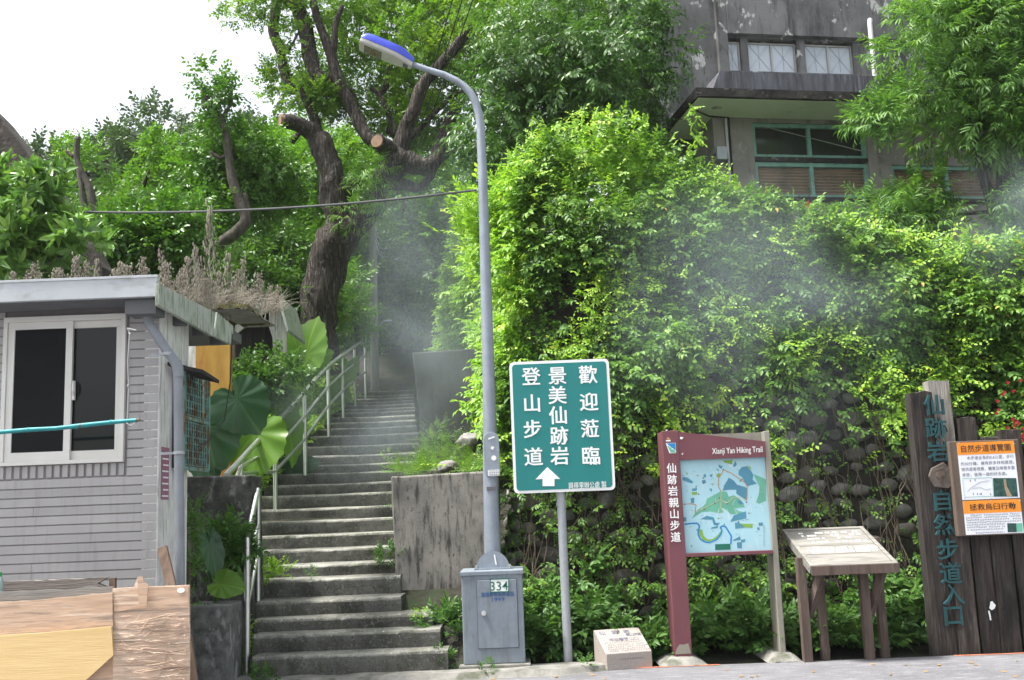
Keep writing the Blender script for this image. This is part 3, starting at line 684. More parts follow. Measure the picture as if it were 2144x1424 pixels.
# flange and cabinet
cx = P(1031, 1290, LY); zt = Z(1031, 1194, LY - .25)
x0, x1 = X(968, 1290, LY - .3), X(1097, 1290, LY - .3)
yf, yb = LY - .3, LY + .28
mb = MB().mm(x0, x1, yf, yb, .085, zt)
cab = mb.build('cabinet', M['cabinet'], lamp, bevel=.012)
MB().mm(x0 - .012, x1 + .012, yf - .012, yb, zt - .045, zt - .002).build('cabinet_lid', M['cabinet'], cab, bevel=.006)
MB().mm(x0 - .045, x1 + .05, yf - .05, yb + .05, .0, .085).build('plinth', M['kerb'], lamp, bevel=.012)
dx0, dx1 = X(1000, 1290, yf), X(1084, 1290, yf); dz0, dz1 = Z(1040, 1357, yf), Z(1040, 1214, yf)
dr = MB().mm(dx0, dx1, yf - .012, yf + .004, dz0, dz1).build('door', M['cabinet'], cab, bevel=.004)
mb = MB()
for a in ((dx0 - .004, dx0, dz0, dz1), (dx1, dx1 + .004, dz0, dz1), (dx0, dx1, dz1, dz1 + .004), (dx0, dx1, dz0 - .004, dz0)): mb.mm(a[0], a[1], yf - .002, yf + .003, a[2], a[3])
mb.build('door_gap', M['black'], cab)
q = P(1013, 1284, yf - .012); mb = MB(); mb.cyl(q, q + Vector((0, -.02, 0)), .024, 18); mb.cyl(q + Vector((0, -.02, 0)), q + Vector((0, -.028, 0)), .012, 14); mb.build('lock', M['steel'], dr, smooth=True)
# round plate on top of the cabinet that carries the pole
c = P(1033, 1190, LY); r = .165
mb = MB().prism([Vector((c.x + r * math.cos(a), LY - .135, zt + .012 + max(0, 1.03 * r * math.sin(a)))) for a in [math.pi * i / 20 for i in range(21)]], (0, .012, 0)); mb.build('gusset', M['pole'], lamp)
MB().mm(c.x - .19, c.x + .19, LY - .17, LY + .17, zt, zt + .016).build('base_plate', M['pole'], lamp)
mb = MB()
for sx_ in (-1, 1):
    q = Vector((c.x + sx_ * .168, LY - .155, zt)); mb.cyl(q, q + Vector((0, 0, .05)), .013, 8); mb.cyl(q + Vector((0, 0, .016)), q + Vector((0, 0, .036)), .012, 6)
mb.build('bolt', M['steel'], lamp)
npx = MB().prism([P(1028, 1213, yf - .014), P(1064, 1213, yf - .014), P(1064, 1240, yf - .014), P(1028, 1240, yf - .014)], (0, .003, 0)).build('number_plate', M['white'], dr)
mb = MB()
for (a, b_) in (((1026, 1212), (1066, 1214)), ((1026, 1239), (1066, 1241)), ((1026, 1212), (1028, 1241)), ((1064, 1212), (1066, 1241))):
    mb.mm(X(a[0], a[1], yf - .017), X(b_[0], b_[1], yf - .017), yf - .0185, yf - .0135, Z(a[0], b_[1], yf - .017), Z(a[0], a[1], yf - .017))
put(mb, '334', .002, P(1045, 1227, yf - .0145), .088, .002, cjk=False); mb.build('plate_digits', M['mapdark'], npx)
mb = MB(); put(mb, '路燈維修服務電話', .002, P(1042, 1244, yf - .0125), .045, .0015, width=.325, cjk=False); put(mb, '1999', .002, P(1043, 1255, yf - .0125), .036, .0015, width=.125, cjk=False)
mb.build('stencil', M['blueprint'], dr)
MB().box(P(1037, 1172, LY - .14), (.012, .006, .10), Matrix.Rotation(-.15, 3, 'Y')).build('tag_strip', M['white'], lamp)

# ================================================================== green direction sign
GY = 10.8
gs = thing('road_sign', 'large green board with white welcome lettering and an up arrow on one post', 'sign', (X(1190, 1385, GY), GY + .05, 0))
def rrect(x0, x1, y, z0, z1, r, n=6):
    out = []
    for cx_, cz_, a0 in ((x1 - r, z1 - r, 0), (x0 + r, z1 - r, 90), (x0 + r, z0 + r, 180), (x1 - r, z0 + r, 270)):
        for i in range(n + 1): a = R(a0 + 90 * i / n); out.append(Vector((cx_ + r * math.cos(a), y, cz_ + r * math.sin(a))))
    return out
gx0, gx1 = (X(1068, 758, GY) + X(1074, 1032, GY)) / 2, (X(1278, 752, GY) + X(1285, 1027, GY)) / 2
gz0, gz1 = (Z(1074, 1032, GY) + Z(1285, 1028, GY)) / 2, (Z(1068, 758, GY) + Z(1278, 751, GY)) / 2
bd_ = MB().prism(rrect(gx0, gx1, GY, gz0, gz1, .05), (0, .02, 0)).build('border', M['white'], gs)
pn = MB().prism(rrect(gx0 + .028, gx1 - .028, GY - .003, gz0 + .028, gz1 - .028, .035), (0, .004, 0)).build('sign_panel', M['green_sign'], gs)
mb = MB()
for s_, pos in (('歡迎蒞臨', [(1231, 785), (1233, 842), (1235, 898), (1237, 955)]), ('景美仙跡岩', [(1167, 787), (1167, 828), (1169, 870), (1171, 913), (1172, 955)]), ('登山步道', [(1112, 789), (1114, 845), (1115, 899), (1117, 957)])):
    for ch, (x, y) in zip(s_, pos):
        for q_ in (0, 1): put(mb, ch, .007, P(x, y, GY - .003) + Vector((.0045 * q_ - .002, 0, -.0015 * q_)), .178, .003 + .0007 * q_)
put(mb, '興得里辦公處 製', .002, P(1230, 1016, GY - .003), .068, .003, width=.385, cjk=False)
pa = [(1146, 978), (1173, 1003), (1161, 1003), (1161, 1018), (1136, 1018), (1136, 1003), (1121, 1004)]
mb.prism([P(x, y, GY - .003) for x, y in pa], (0, -.003, 0)); mb.build('lettering', M['white'], pn)
pw = 9.0 * MPX(GY); pt_ = P(1178, 1020, GY + .06); pb = P(1190, 1385, GY + .06)
MB().tube([Vector((pb.x, GY + .07, 0)), Vector((pb.x, GY + .07, gz1 - .1))], pw, 18).build('post', M['galv'], gs, smooth=True)
mb = MB()
for zz in (gz0 - .12,): mb.tube([Vector((pb.x, GY + .07, zz - .02)), Vector((pb.x, GY + .07, zz + .02))], pw + .006, 18)
for zz in (gz0 + .15, gz1 - .25): mb.mm(pb.x - .09, pb.x + .09, GY + .018, GY + .03, zz - .02, zz + .02)
mb.build('clamp', M['galv'], gs)

# ================================================================== trail map sign
MY = 10.75
ms = thing('map_sign', 'maroon and taupe trail map stand with a pale blue printed map', 'sign', (X(1500, 1368, MY), MY, 0))
def px_x(px, py): return X(px, py, MY)
zt_ = Z(1380, 903, MY)
xa, xb = X(1395, 1150, MY) + .06, X(1440, 1150, MY)       # face of the left post
xa = (X(1388, 920, MY) + X(1412, 1368, MY)) / 2; xb = (X(1425, 930, MY) + X(1446, 1368, MY)) / 2
MB().mm(xa, xb, MY, MY + .36, 0.05, zt_).build('post', M['maroon'], ms, bevel=.006)
xr0, xr1 = (X(1605, 960, MY) + X(1632, 1340, MY)) / 2, (X(1616, 960, MY) + X(1645, 1340, MY)) / 2
zr = Z(1610, 902, MY)
MB().mm(xr0, xr1, MY + .015, MY + .30, 0.03, zr).build('post', M['olive'], ms, bevel=.006)
zh0 = (Z(1425, 961, MY) + Z(1604, 959, MY)) / 2
hdr = MB().prism([Vector((xb - .001, MY + .004, zh0)), Vector((xr0 + .003, MY + .004, zh0)), Vector((xr0 + .003, MY + .004, Z(1604, 924, MY))), Vector((xb - .001, MY + .004, zt_ - .012))], (0, .05, 0)).build('header', M['maroon'], ms)
MB().mm(xb, xr0, MY + .13, MY + .28, zh0, zr - .004).build('rear_panel', M['olive'], ms)
zb0 = (Z(1436, 1166, MY) + Z(1615, 1160, MY)) / 2; zb1 = zb0 + .035
MB().mm(xb, xr0, MY + .0, MY + .12, zb0, zb1).build('bottom_rail', M['maroon'], ms, bevel=.003)
pan = MB().mm(xb, xr0, MY + .055, MY + .11, zb1, zh0).build('map_panel', M['mapbase'], ms)
MYm = MY + .055
def mp(x, y): return P(1370 + x * .2106, 880 + y * .2106, MYm)
def mprint(polys, name, m, th):
    mb = MB()
    for pl_ in polys: mb.prism([mp(x, y) for x, y in pl_], (0, -th, 0))
    return mb.build(name, m, pan)
def mstroke(mb, pts, wd, th):
    for (a, b) in zip(pts, pts[1:]):
        a, b = mp(*a), mp(*b); d = (b - a).normalized(); n_ = Vector((-d.z, 0, d.x)) * wd
        mb.prism([a - n_, b - n_, b + n_, a + n_], (0, -th, 0))
mprint([[(370, 980), (420, 900), (510, 830), (520, 780), (600, 740), (660, 705), (720, 710), (740, 760), (790, 745), (830, 770), (890, 830), (895, 865), (800, 875), (830, 900), (900, 915), (830, 930), (760, 935), (700, 880), (660, 870), (690, 915), (640, 925), (560, 905), (470, 915)]], 'map_park', M['mapgreen'], .001)
mprint([[(740, 570), (790, 600), (820, 640), (905, 665), (925, 680), (915, 795), (860, 760), (815, 730), (815, 690), (740, 690), (680, 700), (690, 655)],
        [(840, 500), (870, 465), (920, 455), (960, 500), (985, 545), (975, 590), (1020, 630), (930, 655), (890, 610), (880, 570), (835, 540)],
        [(820, 800), (860, 795), (890, 830), (850, 840)], [(790, 945), (910, 905), (915, 975), (755, 1010)], [(800, 1020), (840, 1015), (905, 1065), (805, 1080)],
        [(455, 985), (520, 950), (590, 965), (610, 1020), (650, 1020), (630, 1050), (590, 1040), (575, 990)], [(280, 565), (330, 570), (385, 610), (375, 630), (280, 595)], [(470, 600), (505, 590), (515, 625), (480, 635)],
        [(545, 545), (580, 535), (570, 570)], [(375, 680), (425, 675), (420, 700), (375, 705)], [(360, 775), (398, 770), (395, 825), (365, 825)], [(545, 680), (572, 680), (570, 715)], [(285, 965), (315, 965), (318, 1005), (290, 1005)],
        [(640, 440), (680, 460), (665, 485), (640, 465)], [(780, 455), (805, 405), (820, 440), (800, 465)], [(780, 1190), (850, 1155), (860, 1190), (785, 1200)], [(860, 1190), (905, 1180), (900, 1210), (865, 1215)], [(820, 1215), (870, 1210), (870, 1275), (825, 1270)],
        [(1035, 1020), (1080, 1015), (1075, 1050), (1040, 1050)], [(1020, 1065), (1045, 1065), (1045, 1095), (1025, 1090)], [(490, 535), (515, 540), (510, 570), (490, 565)], [(610, 480), (640, 490), (640, 510)], [(570, 1065), (630, 1050), (630, 1070), (560, 1080)]], 'map_block', M['mapblue'], .0015)
mprint([[(985, 535), (1050, 560), (1110, 590), (1110, 800), (1040, 830), (1012, 815), (1040, 730), (1045, 660), (1020, 610)]], 'map_hill', M['mapgreen'], .0012)
mprint([[(615, 545), (640, 525), (665, 540), (650, 570), (620, 565)], [(370, 715), (425, 712), (425, 740), (375, 742)], [(850, 1025), (900, 1030), (978, 1030), (975, 1070), (900, 1065)], [(925, 445), (960, 470), (965, 490), (935, 470)], [(562, 630), (598, 632), (575, 645)], [(628, 970), (652, 972), (635, 985)],
        [(440, 1085), (475, 1085), (490, 1150), (530, 1185), (580, 1180), (630, 1140), (665, 1095), (660, 1130), (610, 1190), (540, 1210), (480, 1190), (450, 1140)], [(312, 515), (340, 530), (325, 540)], [(680, 400), (780, 395), (770, 440), (700, 420)], [(420, 545), (440, 545), (438, 556), (422, 556)]], 'map_meadow', M['mapolive'], .0018)
mprint([[(605, 1232), (755, 1228), (758, 1285), (605, 1290)]], 'map_legend', M['mapdark'], .0018)
mb = MB(); mstroke(mb, [(300, 1035), (370, 1025), (430, 1025), (450, 1055), (440, 1085), (435, 1130), (455, 1180), (500, 1210), (550, 1215), (620, 1185), (660, 1135), (672, 1095), (655, 1065), (680, 1048), (710, 1060), (740, 1110), (765, 1150), (760, 1230)], .0075, .002)
mb.build('map_river', M['mapriver'], pan)
mb = MB(); mstroke(mb, [(300, 835), (360, 830), (415, 840), (405, 920)], .004, .0024); mstroke(mb, [(660, 705), (635, 650), (640, 570), (670, 530), (685, 490), (760, 525), (830, 570), (900, 620), (925, 660), (922, 760), (915, 800)], .004, .0024)
mb.build('map_route', M['maporange'], pan)
mb = MB(); mstroke(mb, [(400, 920), (500, 870), (600, 820), (660, 785), (665, 700)], .002, .0024); mstroke(mb, [(665, 790), (720, 825), (780, 770), (850, 765), (910, 800)], .002, .0024); mstroke(mb, [(665, 790), (660, 870), (690, 915)], .002, .0024)
mb.build('map_path', M['plyyellow'], pan)
rr = random.Random(3); mb = MB()
for i in range(46):
    x, y = rr.uniform(275, 1060), rr.uniform(430, 1280); a = rr.choice([.25, .25, -1.25, 1.3]) + rr.uniform(-.2, .2); l = rr.uniform(25, 110)
    mstroke(mb, [(x, y), (min(1085, max(270, x + l * math.cos(a))), min(1290, y + l * math.sin(a)))], .0011, .0012)
mb.build('map_street', M['white'], pan)
mb = MB()
for x, y in [(685, 490), (600, 825), (645, 775), (728, 830), (497, 885), (915, 815), (440, 735), (415, 662), (487, 575), (695, 1035), (425, 1090), (300, 835), (872, 585), (855, 605), (940, 925), (837, 1010), (370, 1250)]:
    mb.prism(disc(mp(x, y), .0075, 0, 8), (0, -.0026, 0))
for i in range(60): 
    x, y = rr.uniform(275, 1080), rr.uniform(430, 1270); mb.box(mp(x, y) - Vector((0, .001, 0)), (rr.uniform(.006, .022), .001, .003))
for i in range(22): mb.box(mp(1085 + (i % 2) * 12, 1040 + i * 10) - Vector((0, .001, 0)), (.008, .001, .004))
mb.build('map_label', M['printgrey'], pan)
mb = MB()
for ch, (x, y) in zip('仙跡岩親山步道', [(172, 478), (178, 592), (185, 705), (193, 820), (199, 932), (205, 1048), (213, 1163)]):
    q = P(1370 + x * .2106, 880 + y * .2106, MY - .001); put(mb, ch, .012, q, .094, .0025)
q = P(1370 + 825 * .2106, 880 + 307 * .2106, MY + .003); put(mb, 'Xianji Yan Hiking Trail', .002, q, .078, .0025, width=.512, cjk=False)
mb.build('lettering', M['white'], ms)
def lg(x, y): return P(1370 + x * .2106, 880 + y * .2106, MY)
mb = MB().prism([lg(114, 228), (lg(212, 225)), lg(216, 328), lg(150, 328)], (0, -.002, 0)); em = mb.build('emblem', M['white'], ms)
MB().prism([lg(122, 230), lg(209, 227), lg(211, 300), lg(150, 255)], (0, -.003, 0)).build('emblem_blue', M['mapriver'], em)
MB().prism([lg(128, 250), lg(148, 258), lg(160, 272), lg(178, 262), lg(168, 285), lg(200, 295), lg(213, 325), lg(160, 322)], (0, -.004, 0)).build('emblem_green', M['mapgreen'], em)
mb = MB(); mb.prism([lg(115, 198), lg(162, 196), lg(162, 210), lg(115, 211)], (0, -.002, 0)); mb.prism([lg(258, 165), lg(290, 170), lg(275, 190), lg(255, 185)], (0, -.002, 0)); mb.prism([lg(108, 96), lg(135, 93), lg(122, 108)], (0, -.002, 0)); mb.prism([lg(268, 335), lg(290, 322), lg(280, 345)], (0, -.002, 0)); mb.build('paint_chip', M['white'], ms)
MB().prism([lg(122, 192), lg(128, 168), lg(140, 172), lg(155, 180), lg(158, 194)], (0, -.003, 0)).build('emblem_orange', M['maporange'], em)
pts = [P(1414, 1370, MY - .001), P(1417, 1358, MY - .001), P(1423, 1349, MY - .001), P(1431, 1350, MY - .001), P(1441, 1347, MY - .001), P(1444, 1357, MY - .001), P(1447, 1368, MY - .001)]
MB().prism(pts, (0, -.003, 0)).build('bare_patch', M['olive'], ms)
for (pa_, pb_, pc_) in ((1378, 1478, 1368), (1600, 1675, 1356)):
    q0, q1 = X(pa_, pc_, MY), X(pb_, pc_, MY)
    mb = MB().grid(lambda u, v: Vector((q0 + (q1 - q0) * u, MY - .16 + .62 * v, .075 * min(1, 5 * u * (1 - u)) * min(1, 6 * v + .1) + .012 * nz((u * 6, v * 6, pa_), 1))), 14, 10)
    mb.build('footing', M['kerb'], ms)

# ================================================================== inclined reading desk
DY = 10.6
dk = thing('information_desk', 'weathered timber reading desk with a sloping board on braced legs', 'information board', (X(1760, 1366, DY), DY + .2, 0))
f0, f1 = P(1697, 1184, 10.35), P(1881, 1179, 10.35); k0, k1 = P(1637, 1106, 11.0), P(1806, 1103, 11.0)
fz = (f0.z + f1.z) / 2; kz = (k0.z + k1.z) / 2
dx0, dx1 = f0.x, f1.x; kx0, kx1 = k0.x, k1.x
def dp(u, v, h=0.0):
    a = Vector((dx0 + (dx1 - dx0) * u, 10.35, fz)); b = Vector((kx0 + (kx1 - kx0) * u, 11.0, kz)); n_ = Vector((0, -(kz - fz), .65)).normalized()
    return a.lerp(b, v) + n_ * h
def dquad(mb, u0, u1, v0, v1, h0, h1):
    lo = [dp(u0, v0, h0), dp(u1, v0, h0), dp(u1, v1, h0), dp(u0, v1, h0)]; hi = [dp(u0, v0, h1), dp(u1, v0, h1), dp(u1, v1, h1), dp(u0, v1, h1)]
    mb.add(lo + hi, [(3, 2, 1, 0), (4, 5, 6, 7), (0, 1, 5, 4), (1, 2, 6, 5), (2, 3, 7, 6), (3, 0, 4, 7)])
for (v0, v1) in ((.05, .295), (.305, .52), (.53, .945)):
    mb = MB(); dquad(mb, .055, .945, v0, v1, -.04, -.008); mb.build('board', M['deskwood'], dk)
for (u0, u1, v0, v1) in ((0, .05, 0, 1), (.95, 1, 0, 1), (.05, .95, .95, 1)):
    mb = MB(); dquad(mb, u0, u1, v0, v1, -.09, 0); mb.build('frame', M['deskwood'], dk, bevel=.004)
mb = MB(); dquad(mb, .05, .95, 0, .045, -.09, 0); mb.build('frame', M['deskwood'], dk, bevel=.004)
mb = MB(); mb.mm(dx0 + .001, dx1 - .001, 10.318, 10.347, fz - .092, fz - .004); mb.build('front_board', M['legwood'], dk, bevel=.003)
mb = MB(); rr = random.Random(9)
for (v, a, b, st_) in ((.36, .14, .92, .03), (.44, .13, .95, .03), (.62, .24, .90, .02), (.72, .22, .9, .016), (.80, .17, .93, .022), (.87, .16, .92, .02)):
    u = a
    while u < b - .02:
        w_ = rr.uniform(.022, .04)
        if rr.random() < (.86 if v < .5 else .5): dquad(mb, u, min(b, u + w_ * .8), v - st_ * .8, v + st_ * .8, -.008, -.006)
        u += w_
mb.build('faded_print', M['white'], dk)
def vpost(mb, pxt, pxb, Y, wd, dp_, ztop):
    xc = (X(pxt, 1250, Y) + X(pxb, 1250, Y)) / 2; mb.mm(xc - wd / 2, xc + wd / 2, Y, Y + dp_, 0, ztop); return xc
for (p1_, p2_, sgn) in ((1682, 1709, 1), (1811, 1834, 1)):
    x1_ = X(p1_, 1280, 10.62); x2_ = X(p2_ + 7, 1300, 10.85)
    MB().mm(x1_ - .045, x1_ + .04, 10.54, 10.63, -.03, fz + (10.58 - 10.35) / .65 * (kz - fz) - .05).build('leg', M['legwood'], dk, bevel=.005)
    MB().mm(x2_ + .0, x2_ + .08, 10.85, 10.93, -.03, fz + (10.88 - 10.35) / .65 * (kz - fz) - .05).build('leg', M['legwood'], dk, bevel=.005)
    MB().beam(Vector((x1_ + .055, 10.66, .42)), Vector((x1_ + .19, 10.47, fz + .0)), .07, .07).build('brace', M['legwood'], dk, bevel=.004)

# ================================================================== stone marker
SY = 10.55
q = [P(1242, 1319, SY + .32), P(1329, 1316, SY + .32), P(1361, 1364, SY), P(1273, 1368, SY)]
sm = thing('stone_marker', 'small sloping pink granite marker stone with engraved writing at the kerb', 'stone marker', (X(1306, 1380, SY), SY + .2, 0))
xl_, xr_ = X(1256, 1380, SY), X(1358, 1380, SY)
zf, zk = (q[2].z + q[3].z) / 2, (q[0].z + q[1].z) / 2
mb = MB().prism([Vector((xl_, SY, 0)), Vector((xl_, SY + .36, 0)), Vector((xl_, SY + .36, zk)), Vector((xl_, SY + .32, zk)), Vector((xl_, SY, zf))], (xr_ - xl_, 0, 0))
mb.build('stone', M['stone_marker'], sm, bevel=.008)
upv = Vector((0, .32, zk - zf)).normalized()
def sp(u, v): return Vector((xl_ + (xr_ - xl_) * u, SY + .32 * v, zf + (zk - zf) * v)) + Vector((0, -upv.z, upv.y)) * .001
mb = MB(); rr = random.Random(4)
for ch, u in zip('仙跡岩', (.14, .42, .68)): put(mb, ch, .012, sp(u, .86), .062, .001, up=upv)
for ch, u in zip('親山步道', (.68, .76, .84, .92)): put(mb, ch, .012, sp(u, .72), .042, .001, up=upv)
for ch, u in zip('海巡署登山口', (.26, .37, .48, .59, .71, .82)): put(mb, ch, .012, sp(u, .55), .05, .001, up=upv)
def ticks(mb, fn, u0, u1, v, w_, h_, up, gap=.3, rr=rr):
    u = u0
    while u < u1:
        if rr.random() > .08:
            c_ = fn(u, v); r_ = Vector((1, 0, 0)); n_ = r_.cross(up)
            for s_ in range(3): 
                a_ = c_ + up * (h_ * (rr.random() - .5)); mb.add([a_ - r_ * w_ * .42 + n_ * .0012, a_ + r_ * w_ * .42 + n_ * .0012, a_ + r_ * w_ * .42 + up * h_ * .17 + n_ * .0012, a_ - r_ * w_ * .42 + up * h_ * .17 + n_ * .0012], [(0, 1, 2, 3)])
            a_ = c_ + r_ * w_ * rr.uniform(-.3, .2); mb.add([a_ - up * h_ * .5 + n_ * .0014, a_ - up * h_ * .5 + r_ * w_ * .14 + n_ * .0014, a_ + up * h_ * .5 + r_ * w_ * .14 + n_ * .0014, a_ + up * h_ * .5 + n_ * .0014], [(0, 1, 2, 3)])
        u += w_ * (1 + gap) / (fn(1, v) - fn(0, v)).length
for v, a, b in ((.43, .1, .9), (.33, .1, .93), (.24, .12, .96), (.15, .1, .9), (.07, .12, .96)): ticks(mb, sp, a, b, v, .019, .02, upv)
ticks(mb, lambda u, v: Vector((xl_ + (xr_ - xl_) * u, SY - .001, zf * v)), .3, .82, .62, .02, .012, Vector((0, 0, 1)))
mb.build('engraving', M['printgrey'], sm)
sm.rotation_euler = (0, 0, .26)

# ================================================================== timber entrance sign
TY = 10.72
es = thing('entrance_sign', 'wall of dark old railway timbers carrying teal lettering down its first post', 'sign', (X(2040, 1350, TY), TY, 0))
def timber(pa_, pb_, ytop, Y, dpt, m, name='timber'):
    xa_, xb_ = X(pa_, 1345, Y), X(pb_, 1345, Y)
    zt2 = Z((pa_ + pb_) / 2 - (1345 - ytop) * .1, ytop, Y); mb = MB(); mb.cur = random.random(); o = random.uniform(0, 99)
    def f(u, v):
        i = round(u * 12) % 12; c = [(-.5, -.5), (-.2, -.5), (.15, -.5), (.5, -.5), (.5, -.2), (.5, .2), (.5, .5), (.2, .5), (-.2, .5), (-.5, .5), (-.5, .2), (-.5, -.2)][i]
        z = -.03 + (zt2 + .03) * v; wv = .012 * nz((i * 1.3, z * 1.4, o), 1) + .008 * nz((i * 3.1, z * 6, o), 1)
        sh = (.93 + .05 * nz((0, z * 1.1, o)))
        return Vector(((xa_ + xb_) / 2 + c[0] * (xb_ - xa_) * sh + wv, Y + dpt / 2 + c[1] * dpt + wv, z + (.03 * nz((c[0] * 4, c[1] * 4, o), 1) if v == 1 else 0)))
    mb.grid(f, 12, 22); n0 = 13 * 22
    mb.add([f(i / 12, 1.0) for i in range(12)], [tuple(range(12))])
    return mb.build(name, m, es), (xa_, xb_, zt2)
timber(1955, 2006, 822, TY, .16, M['oldwood'])
timber(1996, 2046, 797, TY + .075, .16, M['palewood'])
timber(2007, 2053, 1062, TY - .03, .10, M['oldwood'])
for (a, b, yt) in ((2054, 2095, 874), (2096, 2141, 916), (2143, 2188, 900), (2190, 2232, 930), (2234, 2276, 905)): timber(a, b, yt, TY + .03 + random.uniform(0, .02), .14, M['oldwood'])
mb = MB()
for ch, (x, y) in zip('仙跡岩自然步道入口', [(1955, 849), (1959, 897), (1963, 946), (1971, 1049), (1977, 1099), (1983, 1151), (1989, 1201), (1994, 1245), (1995, 1289)]):
    mb = MB(); put(mb, ch, .012, P(x, y, TY - .014), .20, .03); mb.build('letter', M['teal_letter'], es, bevel=.003, seg=1)
mb = MB(); Yp = TY + .024
mb.prism([P(1900 + x * .2416, 1080 + y * .2416, Yp) for x, y in ((718, 745), (735, 740), (745, 755), (765, 775), (752, 805), (730, 818), (708, 800), (715, 775))], (0, -.004, 0))
mb.prism([P(1900 + x * .2416, 1080 + y * .2416, Yp) for x, y in ((697, 825), (710, 822), (722, 870), (726, 905), (714, 905), (706, 860))], (0, -.004, 0))
mb.build('paint_splash', M['white'], es)
pts = [P(1900 + x * .2529, 780 + y * .2529, TY - .02) for x, y in ((168, 860), (190, 795), (290, 742), (345, 800), (365, 850), (373, 925), (330, 962), (215, 948))]
pq = MB().prism(pts, (0, -.035, 0)).build('plaque', M['plaque'], es, bevel=.008)
mb = MB(); fp = [(240, 830), (255, 818), (285, 812), (308, 822), (310, 845), (290, 860), (275, 870), (280, 895), (295, 935), (280, 915), (262, 880), (240, 860)]
mb.prism([P(1900 + x * .2529, 780 + y * .2529, TY - .055) for x, y in fp], (0, -.006, 0))
for i in range(5): mb.box(P(1900 + (240 + i * 15) * .2529, 780 + (812 - i * 5) * .2529, TY - .057), (.012, .006, .012))
mb.build('footprint', M['framewood'], pq)
BY = TY - .11
bz1 = (Z(1988, 923, BY) + Z(2130, 921, BY)) / 2; bz0 = (Z(2008, 1122, BY) + Z(2140, 1120, BY)) / 2
bx0 = (X(1987, 922, BY) + X(2006, 1122, BY)) / 2; bx1 = (X(2132, 922, BY) + X(2156, 1122, BY)) / 2
nb = thing('notice_board', 'timber framed notice board with two orange and white printed sheets', 'notice board', ((bx0 + bx1) / 2, BY, bz0))
MB().mm(bx0, bx1, BY, BY + .11, bz0, bz1).build('backing', M['framewood'], nb, bevel=.008)
sx0 = (X(2003, 926, BY) + X(2022, 1118, BY)) / 2; sx1 = (X(2123, 925, BY) + X(2143, 1117, BY)) / 2
zA, zB, zC, zD = Z(2065, 925, BY), Z(2070, 1045, BY), Z(2075, 1047, BY), Z(2080, 1118, BY)
def np_(x, y, off=.003): return P(1900 + x * .2529, 780 + y * .2529, BY - off)
s1 = MB().mm(sx0, sx1, BY - .002, BY + .001, zB, zA).build('notice_sheet', M['paper'], nb)
s2 = MB().mm(sx0, sx1, BY - .002, BY + .001, zD, zC).build('notice_sheet', M['paper'], nb)
za = Z(2065, 951, BY); MB().mm(sx0, sx1, BY - .003, BY - .0015, za, zA).build('orange_band', M['orange'], s1)
zc = Z(2072, 1074, BY); MB().mm(sx0, sx1, BY - .003, BY - .0015, zc, zC).build('orange_band', M['orange'], s2)
mb = MB(); wds = sx1 - sx0; xc_ = (sx0 + sx1) / 2
put(mb, '自然步道導覽圖', .006, Vector((xc_, BY - .003, (za + zA) / 2)), .072, .0015, width=wds * .87, cjk=False)
put(mb, '拯救烏臼行動', .006, Vector((xc_ + .005, BY - .003, (zc + zC) / 2)), .066, .0015, width=wds * .8, cjk=False)
mb.build('heading', M['black'], nb)
mb = MB()
for i, (s_, w_, o_) in enumerate((('本步道全長約0.6公里，步行', .82, .06), ('約30分鐘，擁有許多林相資源，', .93, 0), ('提供遊客視覺、觸覺及嗅覺多重', .93, 0), ('享受，值得一遊的好去處。', .78, -.07))):
    put(mb, s_, 0.0, Vector((xc_ + o_ * wds, BY - .002, za - .032 - i * .0555)), .037, .001, width=wds * w_, cjk=False)
rr = random.Random(8)
for i in range(7): ticks(mb, lambda u, v: Vector((sx0 + wds * u, BY - .0022, v)), .04 if i else .12, .97 if i < 4 else .68, zc - .018 - i * .0235, .0135, .015, Vector((0, 0, 1)), .22, rr)
ticks(mb, lambda u, v: Vector((sx0 + wds * u, BY - .0022, v)), .18, .68, zD + .014, .014, .015, Vector((0, 0, 1)), .22, rr)
mb.build('body_text', M['printgrey'], nb)
mb = MB().prism([np_(708, 874), np_(900, 874), np_(915, 1028), np_(716, 1028)], (0, -.001, 0)); ph = mb.build('photo_print', M['photo_dark'], nb)
MB().prism([np_(795, 885, .004), np_(815, 885, .004), np_(822, 940, .004), np_(868, 1026, .004), np_(825, 1026, .004), np_(805, 960, .004)], (0, -.0005, 0)).build('photo_track', M['photo_path'], ph)
MB().prism([np_(825, 1248), np_(900, 1248), np_(905, 1322), np_(830, 1322)], (0, -.001, 0)).build('photo_print', M['photo_dark'], nb)
mb = MB(); mb.prism([np_(900, 1250), np_(950, 1245), np_(955, 1318), np_(905, 1320)], (0, -.001, 0)); mb.build('photo_print', M['mapgreen'], nb)
mb = MB()
for a, b in (((455, 874), (700, 874)), ((470, 1028), (710, 1028))):
    p_, q_ = np_(*a), np_(*b); mb.box((p_ + q_) / 2, ((q_ - p_).length, .001, .004))
for a in ((455, 470), (700, 712)): 
    p_, q_ = np_(a[0], 874), np_(a[1], 1028); mb.beam(p_, q_, .001, .004, (0, 1, 0))
mb.build('map_border', M['mapgreen'], nb)
mb = MB(); rr = random.Random(12)
for x, y in ((520, 895), (560, 890), (545, 1005), (580, 1005), (602, 1005), (613, 1005), (688, 1008)): mb.box(np_(x, y), (.007, .001, .02))
pts = [(495, 985), (530, 950), (560, 930), (600, 905), (640, 900), (680, 890)]
for a, b in zip(pts, pts[1:]): mb.beam(np_(*a), np_(*b), .001, .003, (0, 1, 0))
pts = [(540, 960), (600, 950), (650, 970), (690, 960)]
for a, b in zip(pts, pts[1:]): mb.beam(np_(*a), np_(*b), .001, .002, (0, 1, 0))
mb.build('sketch_map', M['printgrey'], nb)
mb = MB()
